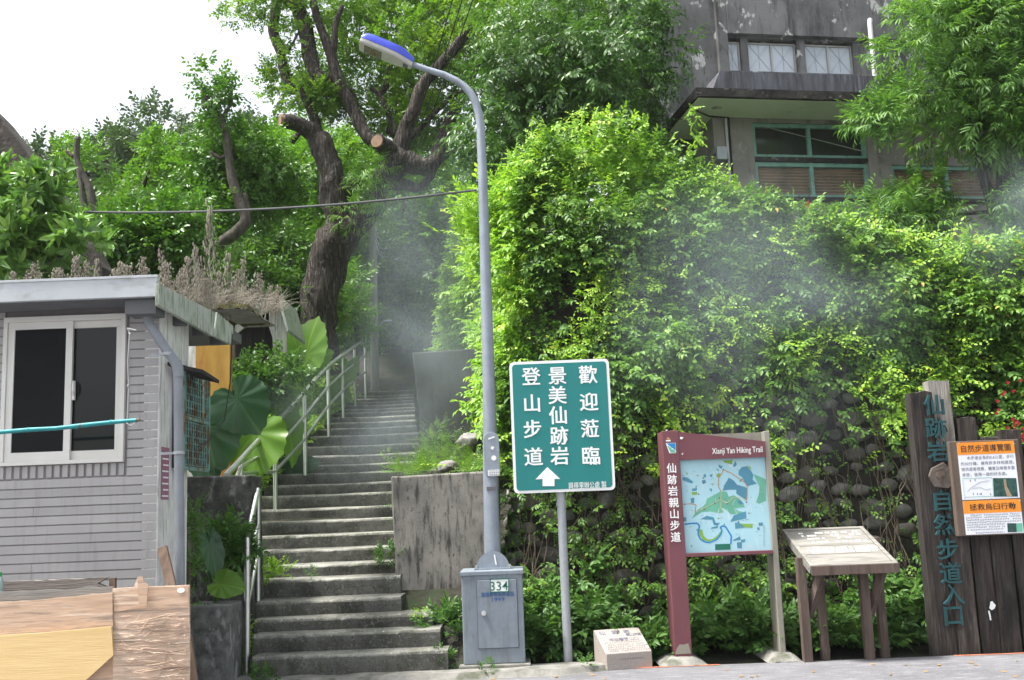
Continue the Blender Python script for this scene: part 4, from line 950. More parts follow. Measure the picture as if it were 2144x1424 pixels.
for x, y in ((425, 585), (640, 590), (880, 590), (470, 1040), (690, 1040), (922, 1035), (475, 1065), (690, 1062), (930, 1060)): mb.prism(disc(np_(x, y), .006, 0, 8), (0, -.004, 0))
mb.build('pin', M['steel'], nb)
# ================================================================== grey sided house
HY = 8.6
HX = X(329, 970, HY)
hs_ = thing('house', 'small grey sided house with white sliding window and metal roof fascia', 'house', (HX - 1.5, HY + 1, 0))
wx0, wx1 = X(6, 815, HY), X(263, 815, HY); wz0, wz1 = Z(130, 972, HY), Z(130, 662, HY)
hx0 = HX - 3.4; wtop = Z(160, 628, HY)
MB().mm(hx0, wx0 - .001, HY + .0115, HY + .12, -.05, wtop).mm(wx1 + .001, HX - .02, HY + .0115, HY + .12, -.05, wtop).mm(wx0, wx1, HY + .0115, HY + .12, -.05, wz0).mm(wx0, wx1, HY + .02, HY + .12, wz1, wtop).build('wall', M['mortar'], hs_)
mb = MB(); rr = random.Random(5)
ch_ = .0745
def course(x0, x1, z):
    x = x0
    while x < x1 - .01:
        w_ = rr.choice([2.4, 3.6, 1.9]); xe = min(x1, x + w_); mb.cur = rr.random()
        a = [(x + .0015, HY + .012, z + .001), (xe - .0015, HY + .012, z + .001), (xe - .0015, HY, z + .004), (x + .0015, HY, z + .004), (x + .0015, HY + .002, z + ch_ - .009), (xe - .0015, HY + .002, z + ch_ - .009), (xe - .0015, HY + .012, z + ch_ - .003), (x + .0015, HY + .012, z + ch_ - .003)]
        mb.add(a, [(0, 1, 2, 3), (3, 2, 5, 4), (4, 5, 6, 7), (0, 3, 4, 7), (1, 6, 5, 2)]); x = xe
z = wz0 - .115 - ch_
while z > -.05: course(hx0, HX, z); z -= ch_
z = wz0 - .115
while z < wtop - ch_: course(max(wx1 + .004, X(268, 815, HY)), HX, z); course(hx0, wx0 - .004, z); z += ch_
x = hx0
while x < X(262, 985, HY):
    mb.cur = rr.random(); mb.add([(x + .006, HY + .016, wz0 - .11), (x + .052, HY + .016, wz0 - .11), (x + .05, HY, wz0 - .104), (x + .008, HY, wz0 - .104), (x + .008, HY + .001, wz0 - .008), (x + .05, HY + .001, wz0 - .008), (x + .052, HY + .016, wz0 - .004), (x + .006, HY + .016, wz0 - .004)],
                       [(0, 1, 2, 3), (3, 2, 5, 4), (4, 5, 6, 7), (0, 3, 4, 7), (1, 6, 5, 2)]); x += .0655
mb.build('siding', M['siding'], hs_)
# side wall, receding
MB().mm(HX - .12, HX + .012, HY + .004, 9.36, -.05, wtop + .05).build('side_wall', M['plaster'], hs_, bevel=.006)
MB().prism([P(410, 690, 13.3), P(481, 690, 13.3), P(481, 1010, 13.3), P(410, 1010, 13.3)], (0, .12, 0)).build('ochre_wall', M['yellowwall'], hs_)
MB().prism([P(330, 640, 13.32), P(409.5, 640, 13.32), P(409.5, 1010, 13.32), P(330, 1010, 13.32)], (0, .12, 0)).build('rear_wall', M['plaster'], hs_)
mb = MB(); mb.mm(HX + .012, HX + .016, HY + .06, HY + .25, Z(341, 1046, HY + .1), Z(341, 936, HY + .1)); pn_ = mb.build('notice', M['paper_red'], hs_)
mb = MB()
for i in range(7):
    za = Z(341, 1040 - i * 13, HY + .1); mb.mm(HX + .0165, HX + .018, HY + .08 + (i % 2) * .02, HY + .23, za, za + .012)
mb.build('notice_print', M['white'], pn_)
# window
wi = MB()
fw = .035
for (a, b, c_, d) in ((wx0, wx1, wz1 - .045, wz1), (wx0, wx1, wz0, wz0 + .03), (wx0, wx0 + fw, wz0 + .03, wz1 - .045), (wx1 - fw, wx1, wz0 + .03, wz1 - .045)): wi.mm(a, b, HY - .03, HY + .08, c_, d)
wo = wi.build('window', M['window_frame'], hs_, bevel=.003)
xm = X(143, 815, HY)
for (a, b, yo) in ((wx0 + fw, xm + .03, .0), (xm - .03, wx1 - fw, .03)):
    s = MB(); t = .055
    for q in ((a, b, wz1 - .105, wz1 - .046), (a, b, wz0 + .031, wz0 + .105), (a, a + t, wz0 + .105, wz1 - .105), (b - t, b, wz0 + .105, wz1 - .105)): s.mm(q[0], q[1], HY + yo - .015, HY + yo + .012, q[2], q[3])
    s.build('sash', M['window_frame'], wo, bevel=.002)
MB().mm(wx0 + fw + .05, xm - .02, HY - .002, HY + .004, wz0 + .10, wz1 - .10).build('insect_screen', M['mesh_dark'], wo)
MB().mm(xm + .02, wx1 - fw - .05, HY + .028, HY + .034, wz0 + .10, wz1 - .10).build('pane', M['glass_dark'], wo)
mb = MB(); p_ = P(154, 815, HY); mb.mm(p_.x - .012, p_.x + .012, HY - .01, HY + .016, p_.z - .09, p_.z + .07); mb.tube([p_ + Vector((.005, -.01, .06)), p_ + Vector((.012, -.04, .05)), p_ + Vector((.012, -.045, -.02)), p_ + Vector((.005, -.012, -.05))], .009, 8); mb.build('handle', M['window_frame'], wo, bevel=.002)
# roof: deck, front gutter, mossy side fascia
RY = 8.2
rz0, rz1 = Z(160, 627, RY), Z(160, 581, RY); rx1 = X(329, 605, RY)
rf = MB().mm(hx0 - .2, rx1 - .03, RY + .06, 10.9, rz0 + .03, rz1 - .05).build('roof', M['soffit'], hs_)
MB().mm(hx0 - .2, rx1, RY, RY + .055, rz0, rz1).build('gutter', M['fascia'], rf, bevel=.006)
MB().mm(hx0 - .2, rx1 + .004, RY - .008, RY - .001, rz1 - .022, rz1 - .004).build('gutter_lip', M['fascia'], rf)
MB().mm(rx1 - .014, rx1 - .004, RY - .012, RY - .002, rz0 + .03, rz0 + .12).build('gutter_strap', M['galv'], rf)
def sideq(px, py, xx): 
    d = ray(px, py); return EYEV + d * (xx / d.x)
xs_ = rx1 + .045
for (a, b) in ((((334, 594), (334, 640)), ((452, 655), (446, 704))), (((455, 654), (449, 704)), ((489, 683), (486, 722)))):
    pts = [sideq(*a[0], xs_), sideq(*a[1], xs_), sideq(*b[1], xs_), sideq(*b[0], xs_)]
    MB().prism(pts, (-.035, 0, 0)).build('side_fascia', M['fascia_side'], rf, bevel=.004)
MB().mm(hx0, HX + .05, HY - .36, HY - .01, rz0 - .005, rz0 + .028).build('soffit', M['soffit'], rf)
mb = MB()
for i in range(3): y_ = 8.9 + i * .55; mb.mm(HX + .013, xs_ - .04, y_, y_ + .06, rz0 - .11, rz0 - .01)
mb.build('rafter', M['soffit'], rf)
# corrugated rear roof with moss
cz = Z(480, 652, 10.7)
mb = MB().grid(lambda u, v: Vector((X(448, 650, 10.7) + .36 * u, 10.62 + 1.3 * v, cz + .012 * math.sin(u * 1.05 * 2 * math.pi / .06) + .05 * v)), 160, 3)
mb.build('corrugated_roof', M['corr'], rf)
MB().grid(lambda u, v: Vector((X(412, 640, 10.8) + .58 * u, 10.64 + 1.0 * v, cz + .012 + .15 * (math.sin(math.pi * u) ** .6) * math.sin(math.pi * v) ** .45 + .05 * nz((u * 7, v * 7, 2), 1))), 30, 20).build('moss', M['moss'], rf, smooth='all')
# downpipe
PYY = 8.42
pp = [(311, 628), (309, 645), (309, 662), (313, 678), (323, 694), (345, 728), (362, 752), (369, 764), (372, 780), (373, 800), (375, 1010), (377, 1226), (378, 1330)]
mb = MB().tube([P(x, y, PYY) for x, y in pp], .0385, 18)
mb.tube([P(311, 626, PYY), P(309, 668, PYY)], .047, 18); mb.tube([P(367, 758, PYY), P(373, 772, PYY), P(374, 790, PYY)], .043, 18)
dpo = mb.build('downpipe', M['pvc'], hs_, smooth=True)
MB().mm(X(265, 640, RY + .1), X(330, 640, RY + .1), RY + .06, RY + .28, rz0 - .125, rz0 - .006).build('gutter_outlet', M['soffit'], rf, bevel=.004)
mb = MB()
for (x, y) in ((352, 741), (375, 948)):
    c_ = P(x, y, PYY); mb.tube([c_ + Vector((-.0, 0, -.012)), c_ + Vector((.0, 0, .012))], .046, 16); mb.mm(c_.x - .16, c_.x - .02, PYY + .02, PYY + .028, c_.z - .01, c_.z + .01)
mb.build('pipe_bracket', M['galv'], dpo)
# rusty green window grille on the side wall
gxx = HX + .10
g0, g1, g2, g3 = sideq(383, 768, gxx), sideq(411, 795, gxx), sideq(411, 992, gxx), sideq(383, 960, gxx)
ya, yb_ = g0.y, g1.y + .35; za, zb_ = (g3.z + g2.z) / 2 - .02, g0.z
mb = MB()
for y_ in (ya, yb_): mb.mm(gxx - .02, gxx + .02, y_ - .02, y_ + .02, za, zb_)
for z_ in (za, zb_, (za + zb_) / 2): mb.mm(gxx - .015, gxx + .015, ya, yb_, z_ - .015, z_ + .015)
for i in range(11): y_ = ya + (yb_ - ya) * (i + .5) / 11; mb.cyl((gxx, y_, za), (gxx, y_, zb_), .008, 6)
for i in range(14): z_ = za + (zb_ - za) * (i + .5) / 14; mb.cyl((gxx, ya, z_), (gxx, yb_, z_), .005, 6)
mb.build('window_grille', M['rustgrille'], hs_)
MB().mm(HX + .02, HX + .05, ya, yb_, za, zb_).build('side_window', M['shade'], hs_)
c_ = sideq(408, 778, gxx + .08); MB().prism([c_ + Vector((-.14, -.3, .05)), c_ + Vector((.1, -.1, .0)), c_ + Vector((.14, .25, -.05)), c_ + Vector((-.14, .25, .03))], (0, 0, -.03)).build('window_hood', M['boarddark'], hs_)
mb = MB().tube([sideq(486, 700, xs_), sideq(482, 800, xs_ + .02), sideq(470, 880, xs_ + .02), sideq(440, 920, xs_ + .02), sideq(415, 935, xs_)], .007, 6); tag(mb.build('loose_cable', M['wire']), 'thin black cable sagging from the roof edge across the ochre wall', 'cable')
# bits around the house
cl = MB().tube([P(-60, 910, 8.1), P(60, 900, 8.1), P(118, 897, 8.1), P(170, 891, 8.1), P(235, 884, 8.1), P(286, 880, 8.1)], [.017, .017, .0165, .018, .0165, .016], 12)
for x, y in ((60, 900), (160, 893), (232, 884)): cl.ball(P(x, y, 8.1), (.021, .021, .021), 1)
clo = tag(cl.build('clothes_pole', M['teal'], smooth=True), 'turquoise painted bamboo pole hung across the house window', 'pole')
MB().cyl(P(286, 880, 8.1), P(293, 879, 8.1), .012, 10).build('bare_tip', M['stick'], clo)
rp_ = MB().tube([P(269, 690, 8.15), P(272, 700, 8.12), P(268, 760, 8.12), P(270, 810, 8.12), P(267, 880, 8.12), P(272, 893, 8.1)], .008, 6)
rp_.tube([P(266, 688, 8.13), P(285, 692, 8.12)], .007, 6); rp_.tube([P(264, 886, 8.07), P(274, 892, 8.07), P(282, 886, 8.09)], .006, 6); rp_.ball(P(269, 808, 8.12), (.013, .013, .018), 1)
tag(rp_.build('rope', M['rope']), 'grey rope holding the turquoise pole beside the window', 'rope')

# ================================================================== old boarded shed behind the house
sh = thing('shed', 'dilapidated dark boarded shed with peeling pale gable boards behind the house roof', 'shed', tuple(P(545, 800, 14.8)))
def spoly(name, pxs, Y, d, m, bev=.004):
    return MB().prism([P(x, y, Y) for x, y in pxs], (0, d, 0)).build(name, m, sh, bevel=bev)
for i in range(7):
    a = 488 + i * 13.5; spoly('wall_board', [(a, 650 + (6 - i) * 3), (a + 13, 650 + (6 - i) * 3), (a + 12.6, 850), (a - .4, 850)], 15.0 + .015 * (i % 2), .03, M['boarddark'])
spoly('gable_board', [(563, 652), (600, 648), (601, 785), (585, 800), (578, 768), (572, 735), (570, 706), (563, 684)], 14.8, .03, M['boardpale'])
spoly('verge_board', [(492, 662), (552, 637), (566, 650), (540, 664), (492, 702)], 14.72, .04, M['boardpale'])
spoly('roof', [(480, 655), (585, 618), (604, 690), (601, 696), (582, 632), (484, 663)], 14.65, 1.2, M['fascia_side'])
spoly('corner_post', [(481, 690), (491, 686), (493, 850), (484, 850)], 14.7, .06, M['stick'])

# ================================================================== boards leaning in the foreground
def jag(pts, Y, amp, st_=.05, seed=1):
    pts = [P(x, y, Y) for x, y in pts]; out = []
    for i, p in enumerate(pts):
        q = pts[(i + 1) % len(pts)]; n = max(1, int((q - p).length / st_))
        for k in range(n):
            r = p.lerp(q, k / n); out.append(Vector((r.x + amp * nz(r, 9, seed), r.y, r.z + amp * nz(r, 13, seed + 5))))
    return out
def sheet(name, label, pts, Y, m, cat, amp=.006, th=.018):
    return tag(MB().prism(jag(pts, Y, amp), (0, th, 0)).build(name, m), label, cat)
sp_ = thing('plywood_sheet', 'splintered tan plywood sheet with frayed torn veneer standing upright at the right', 'plywood', tuple(P(317, 1440, 7.55)))
MB().prism(jag([(236, 1232), (396, 1225), (397, 1470), (236, 1470)], 7.55, .004), (0, .02, 0)).build('board', M['plyrough'], sp_)
MB().prism(jag([(237, 1233), (395, 1227), (396, 1272), (340, 1277), (300, 1273), (240, 1280)], 7.547, .006, .03), (0, -.006, 0)).build('top_veneer', M['plywood'], sp_)
mb = MB(); rr = random.Random(21)
for i in range(150):
    x, y = rr.uniform(238, 388), rr.uniform(1288, 1424); l = rr.uniform(20, 120); sl = rr.gauss(0, .07); l = min(l, 394 - x)
    if rr.random() < .10: sl = rr.uniform(-1.6, 2.0); l *= .6
    pts = []
    for k in range(6):
        t = k / 5; pts.append(P(x + l * t, y + l * sl * t + rr.uniform(-1.5, 1.5) + 6 * math.sin(t * 3 + i) * (.4 if l < 40 else 1), 7.547 - .018 * math.sin(math.pi * t) * rr.uniform(.2, 1.3)))
    mb.tube(pts, [.0006, .0015, .0019, .0018, .0014, .0005], 4)
mb.build('splinter', M['plyrough'], sp_)
mb = MB()
for (y0, y1) in ((1300, 1318), (1322, 1345), (1352, 1362), (1368, 1388), (1395, 1400), (1404, 1422)):
    a = rr.uniform(240, 262); b = rr.uniform(330, 394)
    mb.prism(jag([(a, y0 + rr.uniform(-3, 3)), (b, y0 + rr.uniform(-4, 4)), (b - rr.uniform(0, 20), y1), (a + rr.uniform(0, 25), y1 + rr.uniform(-3, 3))], 7.546, .006, .03, y0), (0, -.003, 0))
mb.build('torn_veneer', M['plyrough'], sp_)
MB().prism(disc(P(379, 1236, 7.538), .022, 0, 16, 1.25, .8), (0, -.003, 0)).build('sticker', M['white'], sp_)
sheet('plywood_sheet', 'brown weathered plywood strip with dark streaks above the yellow sheet', [(-40, 1262), (60, 1258), (236, 1240), (237, 1312), (85, 1328), (-40, 1338)], 7.53, M['plywood'], 'plywood', .008)
sheet('plywood_sheet', 'pale yellow plywood sheet with a diagonally cut corner lying lowest', [(-40, 1333), (80, 1326), (233, 1312), (237, 1372), (180, 1424), (160, 1445), (-40, 1470)], 7.5, M['plyyellow'], 'plywood', .002)
sheet('plywood_sheet', 'orange brown backing sheet showing through the cut corner of the yellow plywood', [(60, 1322), (236, 1322), (236, 1470), (60, 1470)], 7.57, M['plywood'], 'plywood', .004)
sheet('plank', 'grey weathered plank lying behind the plywood under the siding', [(-40, 1222), (10, 1218), (190, 1211), (226, 1209), (205, 1222), (228, 1232), (100, 1244), (-40, 1252)], 7.75, M['plyedge'], 'plank', .01, .05)
sheet('plank', 'pale grey top edge of the brown weathered plywood', [(-40, 1240), (150, 1234), (175, 1230), (236, 1229), (236, 1242), (60, 1260), (-40, 1266)], 7.56, M['deskwood'], 'plank', .006, .02)
sheet('wood_scrap', 'short dark broken batten standing behind the plank', [(228, 1211), (240, 1210), (241, 1240), (229, 1240)], 7.74, M['stick'], 'wood scrap', .004, .04)
ws_ = thing('wood_scrap', 'folded strip of bark brown veneer hooked over the plywood top edge', 'wood scrap', tuple(P(298, 1266, 7.5)))
MB().prism([P(289, 1208, 7.5), P(300, 1207, 7.5), P(302, 1218, 7.5), P(311, 1225, 7.5), P(308, 1266, 7.5), P(292, 1265, 7.5)], (0, -.012, 0)).build('strip', M['plywood'], ws_)
MB().prism([P(281, 1228, 7.535), P(289, 1208, 7.52), P(300, 1212, 7.5), P(292, 1229, 7.52)], (0, -.006, 0)).build('fold', M['plyrough'], ws_)
MB_ = MB().beam(P(340, 1146, 8.35), P(362, 1240, 8.2), .075, .03, (0, 1, 0)); tag(MB_.build('stick', M['stick'], bevel=.004), 'dark rotting stick leaning on the house corner beside the downpipe', 'stick')
MB_ = MB().beam(P(394, 1330, 7.7), P(409, 1450, 7.6), .05, .04, (0, 1, 0)); tag(MB_.build('stick', M['stick'], bevel=.004), 'brown stick leaning behind the right edge of the splintered plywood', 'stick')
bt = thing('bottle', 'clear plastic bottle with green cap standing at the left end of the plank', 'bottle', tuple(P(-1, 1240, 7.7)))
c_ = P(-1, 1240, 7.68); MB().tube([c_, c_ + Vector((0, 0, .07)), c_ + Vector((0, 0, .095)), c_ + Vector((0, 0, .11))], [.026, .026, .018, .011], 14).build('body', M['bottle'], bt, smooth=True)
MB().cyl(c_ + Vector((0, 0, .111)), c_ + Vector((0, 0, .14)), .013, 12).build('cap', M['capgreen'], bt)

# ================================================================== handrails
hr1 = thing('handrail', 'short lower stainless handrail at the foot of the stairs', 'handrail', P(517, 1406, 10.75))
q1 = P(517, 1408, 10.75); q2 = P(540, 1252, 11.4); q1.z = .0; t1, t2 = Z(519, 1129, q1.y), Z(544, 1026, 11.4)
A1, A2 = Vector((q1.x, q1.y, t1)), Vector((q2.x, 11.4, t2))
MB().tube([q1, A1 - Vector((0, 0, .0))], .031, 16).build('post', M['steel'], hr1, smooth=True)
MB().tube([Vector((q2.x, 11.4, q2.z - .03)), A2], .024, 14).build('post', M['steel'], hr1, smooth=True)
mb = MB().tube([A1, A2], .028, 14); mb.ball(A1, (.031,) * 3, 2); mb.ball(A2, (.028,) * 3, 2); mb.build('top_rail', M['steel'], hr1, smooth=True)
for h in (.36, .68): MB().tube([A1 - Vector((0, 0, h)), A2 - Vector((0, 0, h))], .019, 12).build('middle_rail', M['steel'], hr1, smooth=True)
hr2 = thing('handrail', 'long upper stainless handrail following the stairs up to the top', 'handrail', tuple(P(574, 1060, 14.0)))
RP = [(473, 996, 12.27), (504, 963, 12.75), (576, 886, 14.0), (638, 820, 15.3), (687, 766, 17.5), (717, 744, 19.4), (742, 726, 21.8), (764, 709, 24.2)]
T_ = [P(*r) for r in RP]; hh_ = [1.0, 1.0] + [P(x, y, Y).z for x, y, Y in ()]
bases = [None, Z(504, 1012, 12.75), Z(575, 1062, 14.0), Z(638, 990, 15.3), Z(686, 910, 17.5), Z(717, 871, 19.4), Z(742, 846, 21.8), Z(763, 830, 24.2)]
for t_, b_ in zip(T_[1:], bases[1:]): MB().tube([Vector((t_.x, t_.y, b_ - .04)), t_], .030, 12).build('post', M['steel'], hr2, smooth=True)
mb = MB().tube(T_, .036, 14); mb.ball(T_[-1], (.036,) * 3, 2); mb.build('top_rail', M['steel'], hr2, smooth=True)
for fr in (.30, .58):
    pts = [t_ - Vector((0, 0, (t_.z - (b_ if b_ else t_.z - 1.05)) * fr)) for t_, b_ in zip(T_, bases)]
    MB().tube(pts, .024, 10).build('middle_rail', M['steel'], hr2, smooth=True)

# ================================================================== concrete building on the terrace
yaw = R(9.5)
BU, BN = Vector((math.cos(yaw), math.sin(yaw), 0)), Vector((math.sin(yaw), -math.cos(yaw), 0))
BO = P(1508, 480, 17.0)
bl = thing('building', 'old stained concrete building with a projecting canopy above teal framed windows', 'building', (BO.x, BO.y, 4.2))
def BQ(px, py, off=0.0): 
    p = PPL(px, py, BO + BN * off, BN); return (p - BO).dot(BU), p.z
def bw(u, o, z): p = BO + BU * u + BN * o; return Vector((p.x, p.y, z))
def bmm(mb, u0, u1, o0, o1, z0, z1):
    vs = [bw(u, o, z) for z in (z0, z1) for o in (o1, o0) for u in (u0, u1)]
    return mb.add(vs, [(0, 2, 3, 1), (4, 5, 7, 6), (0, 1, 5, 4), (2, 6, 7, 3), (0, 4, 6, 2), (1, 3, 7, 5)])
def bu(px, py, off=0.0): return BQ(px, py, off)[0]
def bz(px, py, off=0.0): return BQ(px, py, off)[1]
sof = bz(1545, 246); OC = .9
for _ in range(12): OC += (bz(1600, 206, OC) - sof) * .4
uE = 10.0
w0, w1 = bu(1580, 330), bu(1818, 330); wz_0, wz_1 = (bz(1590, 414) + bz(1815, 414)) / 2, (bz(1582, 254) + bz(1808, 264)) / 2
v0, v1 = bu(1872, 400), bu(2104, 400); vz0, vz1 = wz_0, bz(1880, 345)
mb = MB()
bmm(mb, 0, w0, -.3, 0, 4.0, sof); bmm(mb, w1, v0, -.3, 0, 4.0, sof); bmm(mb, v1, uE, -.3, 0, 4.0, sof)
bmm(mb, w0, w1, -.3, -.004, 4.0, wz_0); bmm(mb, w0, w1, -.3, -.004, wz_1, sof); bmm(mb, v0, v1, -.3, -.004, 4.0, vz0); bmm(mb, v0, v1, -.3, -.004, vz1, sof)
bmm(mb, .0, .3, -.9, -.301, 4.0, sof); bmm(mb, 0, .3, -6, -3.2, 4.0, sof); bmm(mb, .004, .3, -3.2, -.9, 4.0, wz_0)
wallo = mb.build('lower_wall', M['conc_l'], bl)
mb = MB(); bmm(mb, .02, .3, -3.2, -.9, wz_0, wz_0 + .06); bmm(mb, .02, .3, -3.2, -.9, sof - .15, sof - .001); bmm(mb, .02, .3, -1.0, -.92, wz_0 + .06, sof - .15); bmm(mb, .02, .3, -2.1, -2.0, wz_0 + .06, sof - .15)
swo = mb.build('side_window', M['tealframe'], bl)
mb = MB(); bmm(mb, .08, .1, -3.2, -.9, wz_0, sof - .1); mb.build('pane', M['glass_mid'], swo)
def window(u0, u1, z0, z1, tr, name='window'):
    t = .065; um = (u0 + u1) / 2; m_ = MB()
    for q in ((u0, u1, z1 - t, z1), (u0, u1, z0, z0 + t)): bmm(m_, q[0], q[1], -.16, -.04, q[2], q[3])
    for q in ((u0, u0 + t), (um - t / 2, um + t / 2), (u1 - t, u1)): bmm(m_, q[0], q[1], -.15, -.05, z0 + t, z1 - t)
    if tr: bmm(m_, u0 + t, um - t / 2, -.15, -.05, tr - .14, tr - .07); bmm(m_, um + t / 2, u1 - t, -.15, -.05, tr - .14, tr - .07); bmm(m_, u0 + t, um - t / 2, -.15, -.05, tr + .02, tr + .07); bmm(m_, um + t / 2, u1 - t, -.15, -.05, tr + .02, tr + .07)
    wo_ = m_.build(name, M['tealframe'], bl)
    if tr:
        m_ = MB(); bmm(m_, u0, u1, -.155, -.02, tr - .065, tr + .018); m_.build('transom', M['slabdark'], wo_)
        m_ = MB(); bmm(m_, u0 + t, um - t / 2, -.11, -.1, tr + .07, z1 - t); bmm(m_, um + t / 2, u1 - t, -.11, -.1, tr + .07, z1 - t); m_.build('pane', M['glass_mid'], wo_)
    m_ = MB(); zt3 = (tr - .14) if tr else z1 - t; z_ = z0 + t
    while z_ < zt3 - .03:
        for a, b in ((u0 + t, um - t / 2), (um + t / 2, u1 - t)):
            m_.add([bw(a, -.12, z_), bw(b, -.12, z_), bw(b, -.095, z_ + .028), bw(a, -.095, z_ + .028), bw(b, -.12, z_ + .055), bw(a, -.12, z_ + .055)], [(0, 1, 2, 3), (3, 2, 4, 5)])
        z_ += .055
    m_.build('blind', M['blind'], wo_)
    m_ = MB(); bmm(m_, u0 - .06, u1 + .06, .0005, .07, z0 - .07, z0 - .005); m_.build('sill', M['slabdark'], wo_)
window(w0, w1, wz_0, wz_1, (bz(1690, 328) + bz(1700, 334)) / 2)
window(v0, v1, vz0, vz1, None)
mb = MB(); q = bu(1496, 330, .0); bmm(mb, q - .04, q + .14, .06, .24, bz(1496, 343), bz(1496, 316)); mb.build('meter_box', M['galv'], bl, bevel=.01)
u_ = bu(1523, 300, .05); mb = MB().tube([bw(u_, .05, bz(1520, 248, .05)), bw(u_, .05, 4.6)], .022, 10); mb.build('conduit', M['pipe_white'], bl, smooth=True)
mb = MB().tube([bw(u_ + .06, .03, sof - .02), bw(u_ + .06, .03, 4.6)], .016, 8); mb.tube([bw(-.5, .4, sof - .02), bw(-.1, .1, sof - .03), bw(u_ + .06, .03, sof - .02)], .012, 6); mb.tube([bw(u_ + .06, .04, bz(1500, 340)), bw(.0, .12, bz(1500, 322)), bw(-.1, .2, bz(1500, 335))], .012, 6); mb.build('cable', M['wire'], bl)
mb = MB().tube([bw(bu(1585, 262, .05), .05, bz(1585, 262, .05)), bw(bu(1700, 292, .1), .1, bz(1700, 290, .1)), bw(bu(1850, 328, .15), .15, bz(1850, 328, .15)), bw(bu(1905, 345, .2), .2, bz(1905, 345, .2))], .008, 6); mb.build('cable', M['rope'], bl)
# canopy slab
c0 = bu(1459, 200, OC); sth = bz(1600, 187, OC) - sof
def fr(u, v):
    i = round(v * 3); x = c0 + (uE - c0) * u; prof = [(OC - .02, sof), (OC + .02 * nz((x * 2, 1, 0)), sof + .01 + .03 * nz((x * 3, 4, 0))), (OC + .02 * nz((x * 2, 7, 0)), sof + sth), (OC - .1, sof + sth + .01)]
    return bw(x, *prof[i])
mb = MB().grid(fr, 90, 3); bmm(mb, c0, uE, -6, OC - .02, sof + .003, sof + sth + .005); mb.build('canopy_slab', M['slabdark'], bl)
mb = MB(); bmm(mb, c0 + .04, uE, -6, OC - .06, sof - .004, sof + .002); mb.build('soffit', M['soffit_green'], bl)
# parapet and recessed upper storey
OU = -1.1
p0 = bu(1508, 170, -.3); pz0, pz1 = sof + sth, bz(1600, 152, -.3)
mb = MB(); bmm(mb, p0, uE, -1.2, -.3, pz0, pz1); 
mb.add([bw(p0, -.3, pz0), bw(p0, -.3, pz1), bw(p0, -1.0, pz1), bw(p0 - .35, -.3, pz0), bw(p0 - .35, -1.0, pz0)], [(0, 3, 1), (3, 4, 2, 1)]); mb.build('parapet', M['parapet'], bl)
a0, a1 = bu(1522, 100, OU), bu(1795, 110, OU); az0, az1 = (bz(1530, 147, OU) + bz(1785, 156, OU)) / 2, (bz(1525, 78, OU) + bz(1785, 88, OU)) / 2
top = bz(1600, -6, OU); lft = bu(1330, 100, OU)
mb = MB(); bmm(mb, lft - .4, a0, OU - .3, OU, 4.0, top + 3); bmm(mb, a0, a1, OU - .3, OU, sof, az0); bmm(mb, a0, a1, OU - .3, OU + .003, az1, top); bmm(mb, a1, uE, OU - .3, OU, sof, top + .0)
bmm(mb, a0 - .2, a0 - .01, OU + .001, OU + .10, sof + .1, top + 2.9)
bmm(mb, a0, uE, OU + .004, OU + .12, az1 + .03, top - .01)
mb.build('upper_wall', M['conc_b'], bl)
mb = MB(); bmm(mb, a0, uE, OU - .3, OU + .1, top, top + .22); mb.build('roof_edge', M['boardpale'], bl)
for (pa_, pb_) in ((1552, 1567), (1669, 1686), (1787, 1800)):
    mb = MB(); bmm(mb, bu(pa_, 110, OU), bu(pb_, 110, OU), OU - .2, OU - .001, az0, az1); mb.build('pier', M['conc_b'], bl)
for (pa_, pb_) in ((1522, 1552), (1567, 1669), (1686, 1787), (1826, 1850)):
    u0, u1 = bu(pa_, 112, OU), bu(pb_, 112, OU); t = .03; m_ = MB(); um = (u0 + u1) / 2
    for q in ((u0, u1, az1 - .05 - t, az1 - .05), (u0, u1, az0, az0 + t)): bmm(m_, q[0], q[1], OU - .14, OU - .08, q[2], q[3])
    for q in ((u0, u0 + t), (u1 - t, u1)) + (((um - t / 2, um + t / 2),) if u1 - u0 > .5 else ()): bmm(m_, q[0], q[1], OU - .13, OU - .07, az0 + t, az1 - .05 - t)
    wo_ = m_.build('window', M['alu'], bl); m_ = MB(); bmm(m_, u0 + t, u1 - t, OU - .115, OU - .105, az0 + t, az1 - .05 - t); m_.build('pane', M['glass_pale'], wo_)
    m_ = MB(); zc_, hz = (az0 + az1) / 2, (az1 - az0) * .38
    for cu in ((u0 + um) / 2, (um + u1) / 2) if u1 - u0 > .5 else (um,):
        hw_ = (u1 - u0) * (.2 if u1 - u0 > .5 else .3)
        for (dx_, dz_) in ((hw_, hz), (hw_, -hz), (0, hz)): m_.beam(bw(cu - dx_, OU - .095, zc_ - dz_), bw(cu + dx_, OU - .095, zc_ + dz_), .005, .005, tuple(BN))
    m_.build('lattice', M['galv'], wo_)
mb = MB(); u_ = bu(1817, 100, OU + .1); mb.tube([bw(u_, OU + .25, bz(1818, 165, OU + .2)), bw(u_, OU + .25, bz(1817, 52, OU + .2)), bw(u_ + .03, OU + .22, bz(1818, 42, OU + .2))], .045, 12); mb.build('downpipe', M['pipe_white'], bl, smooth=True)

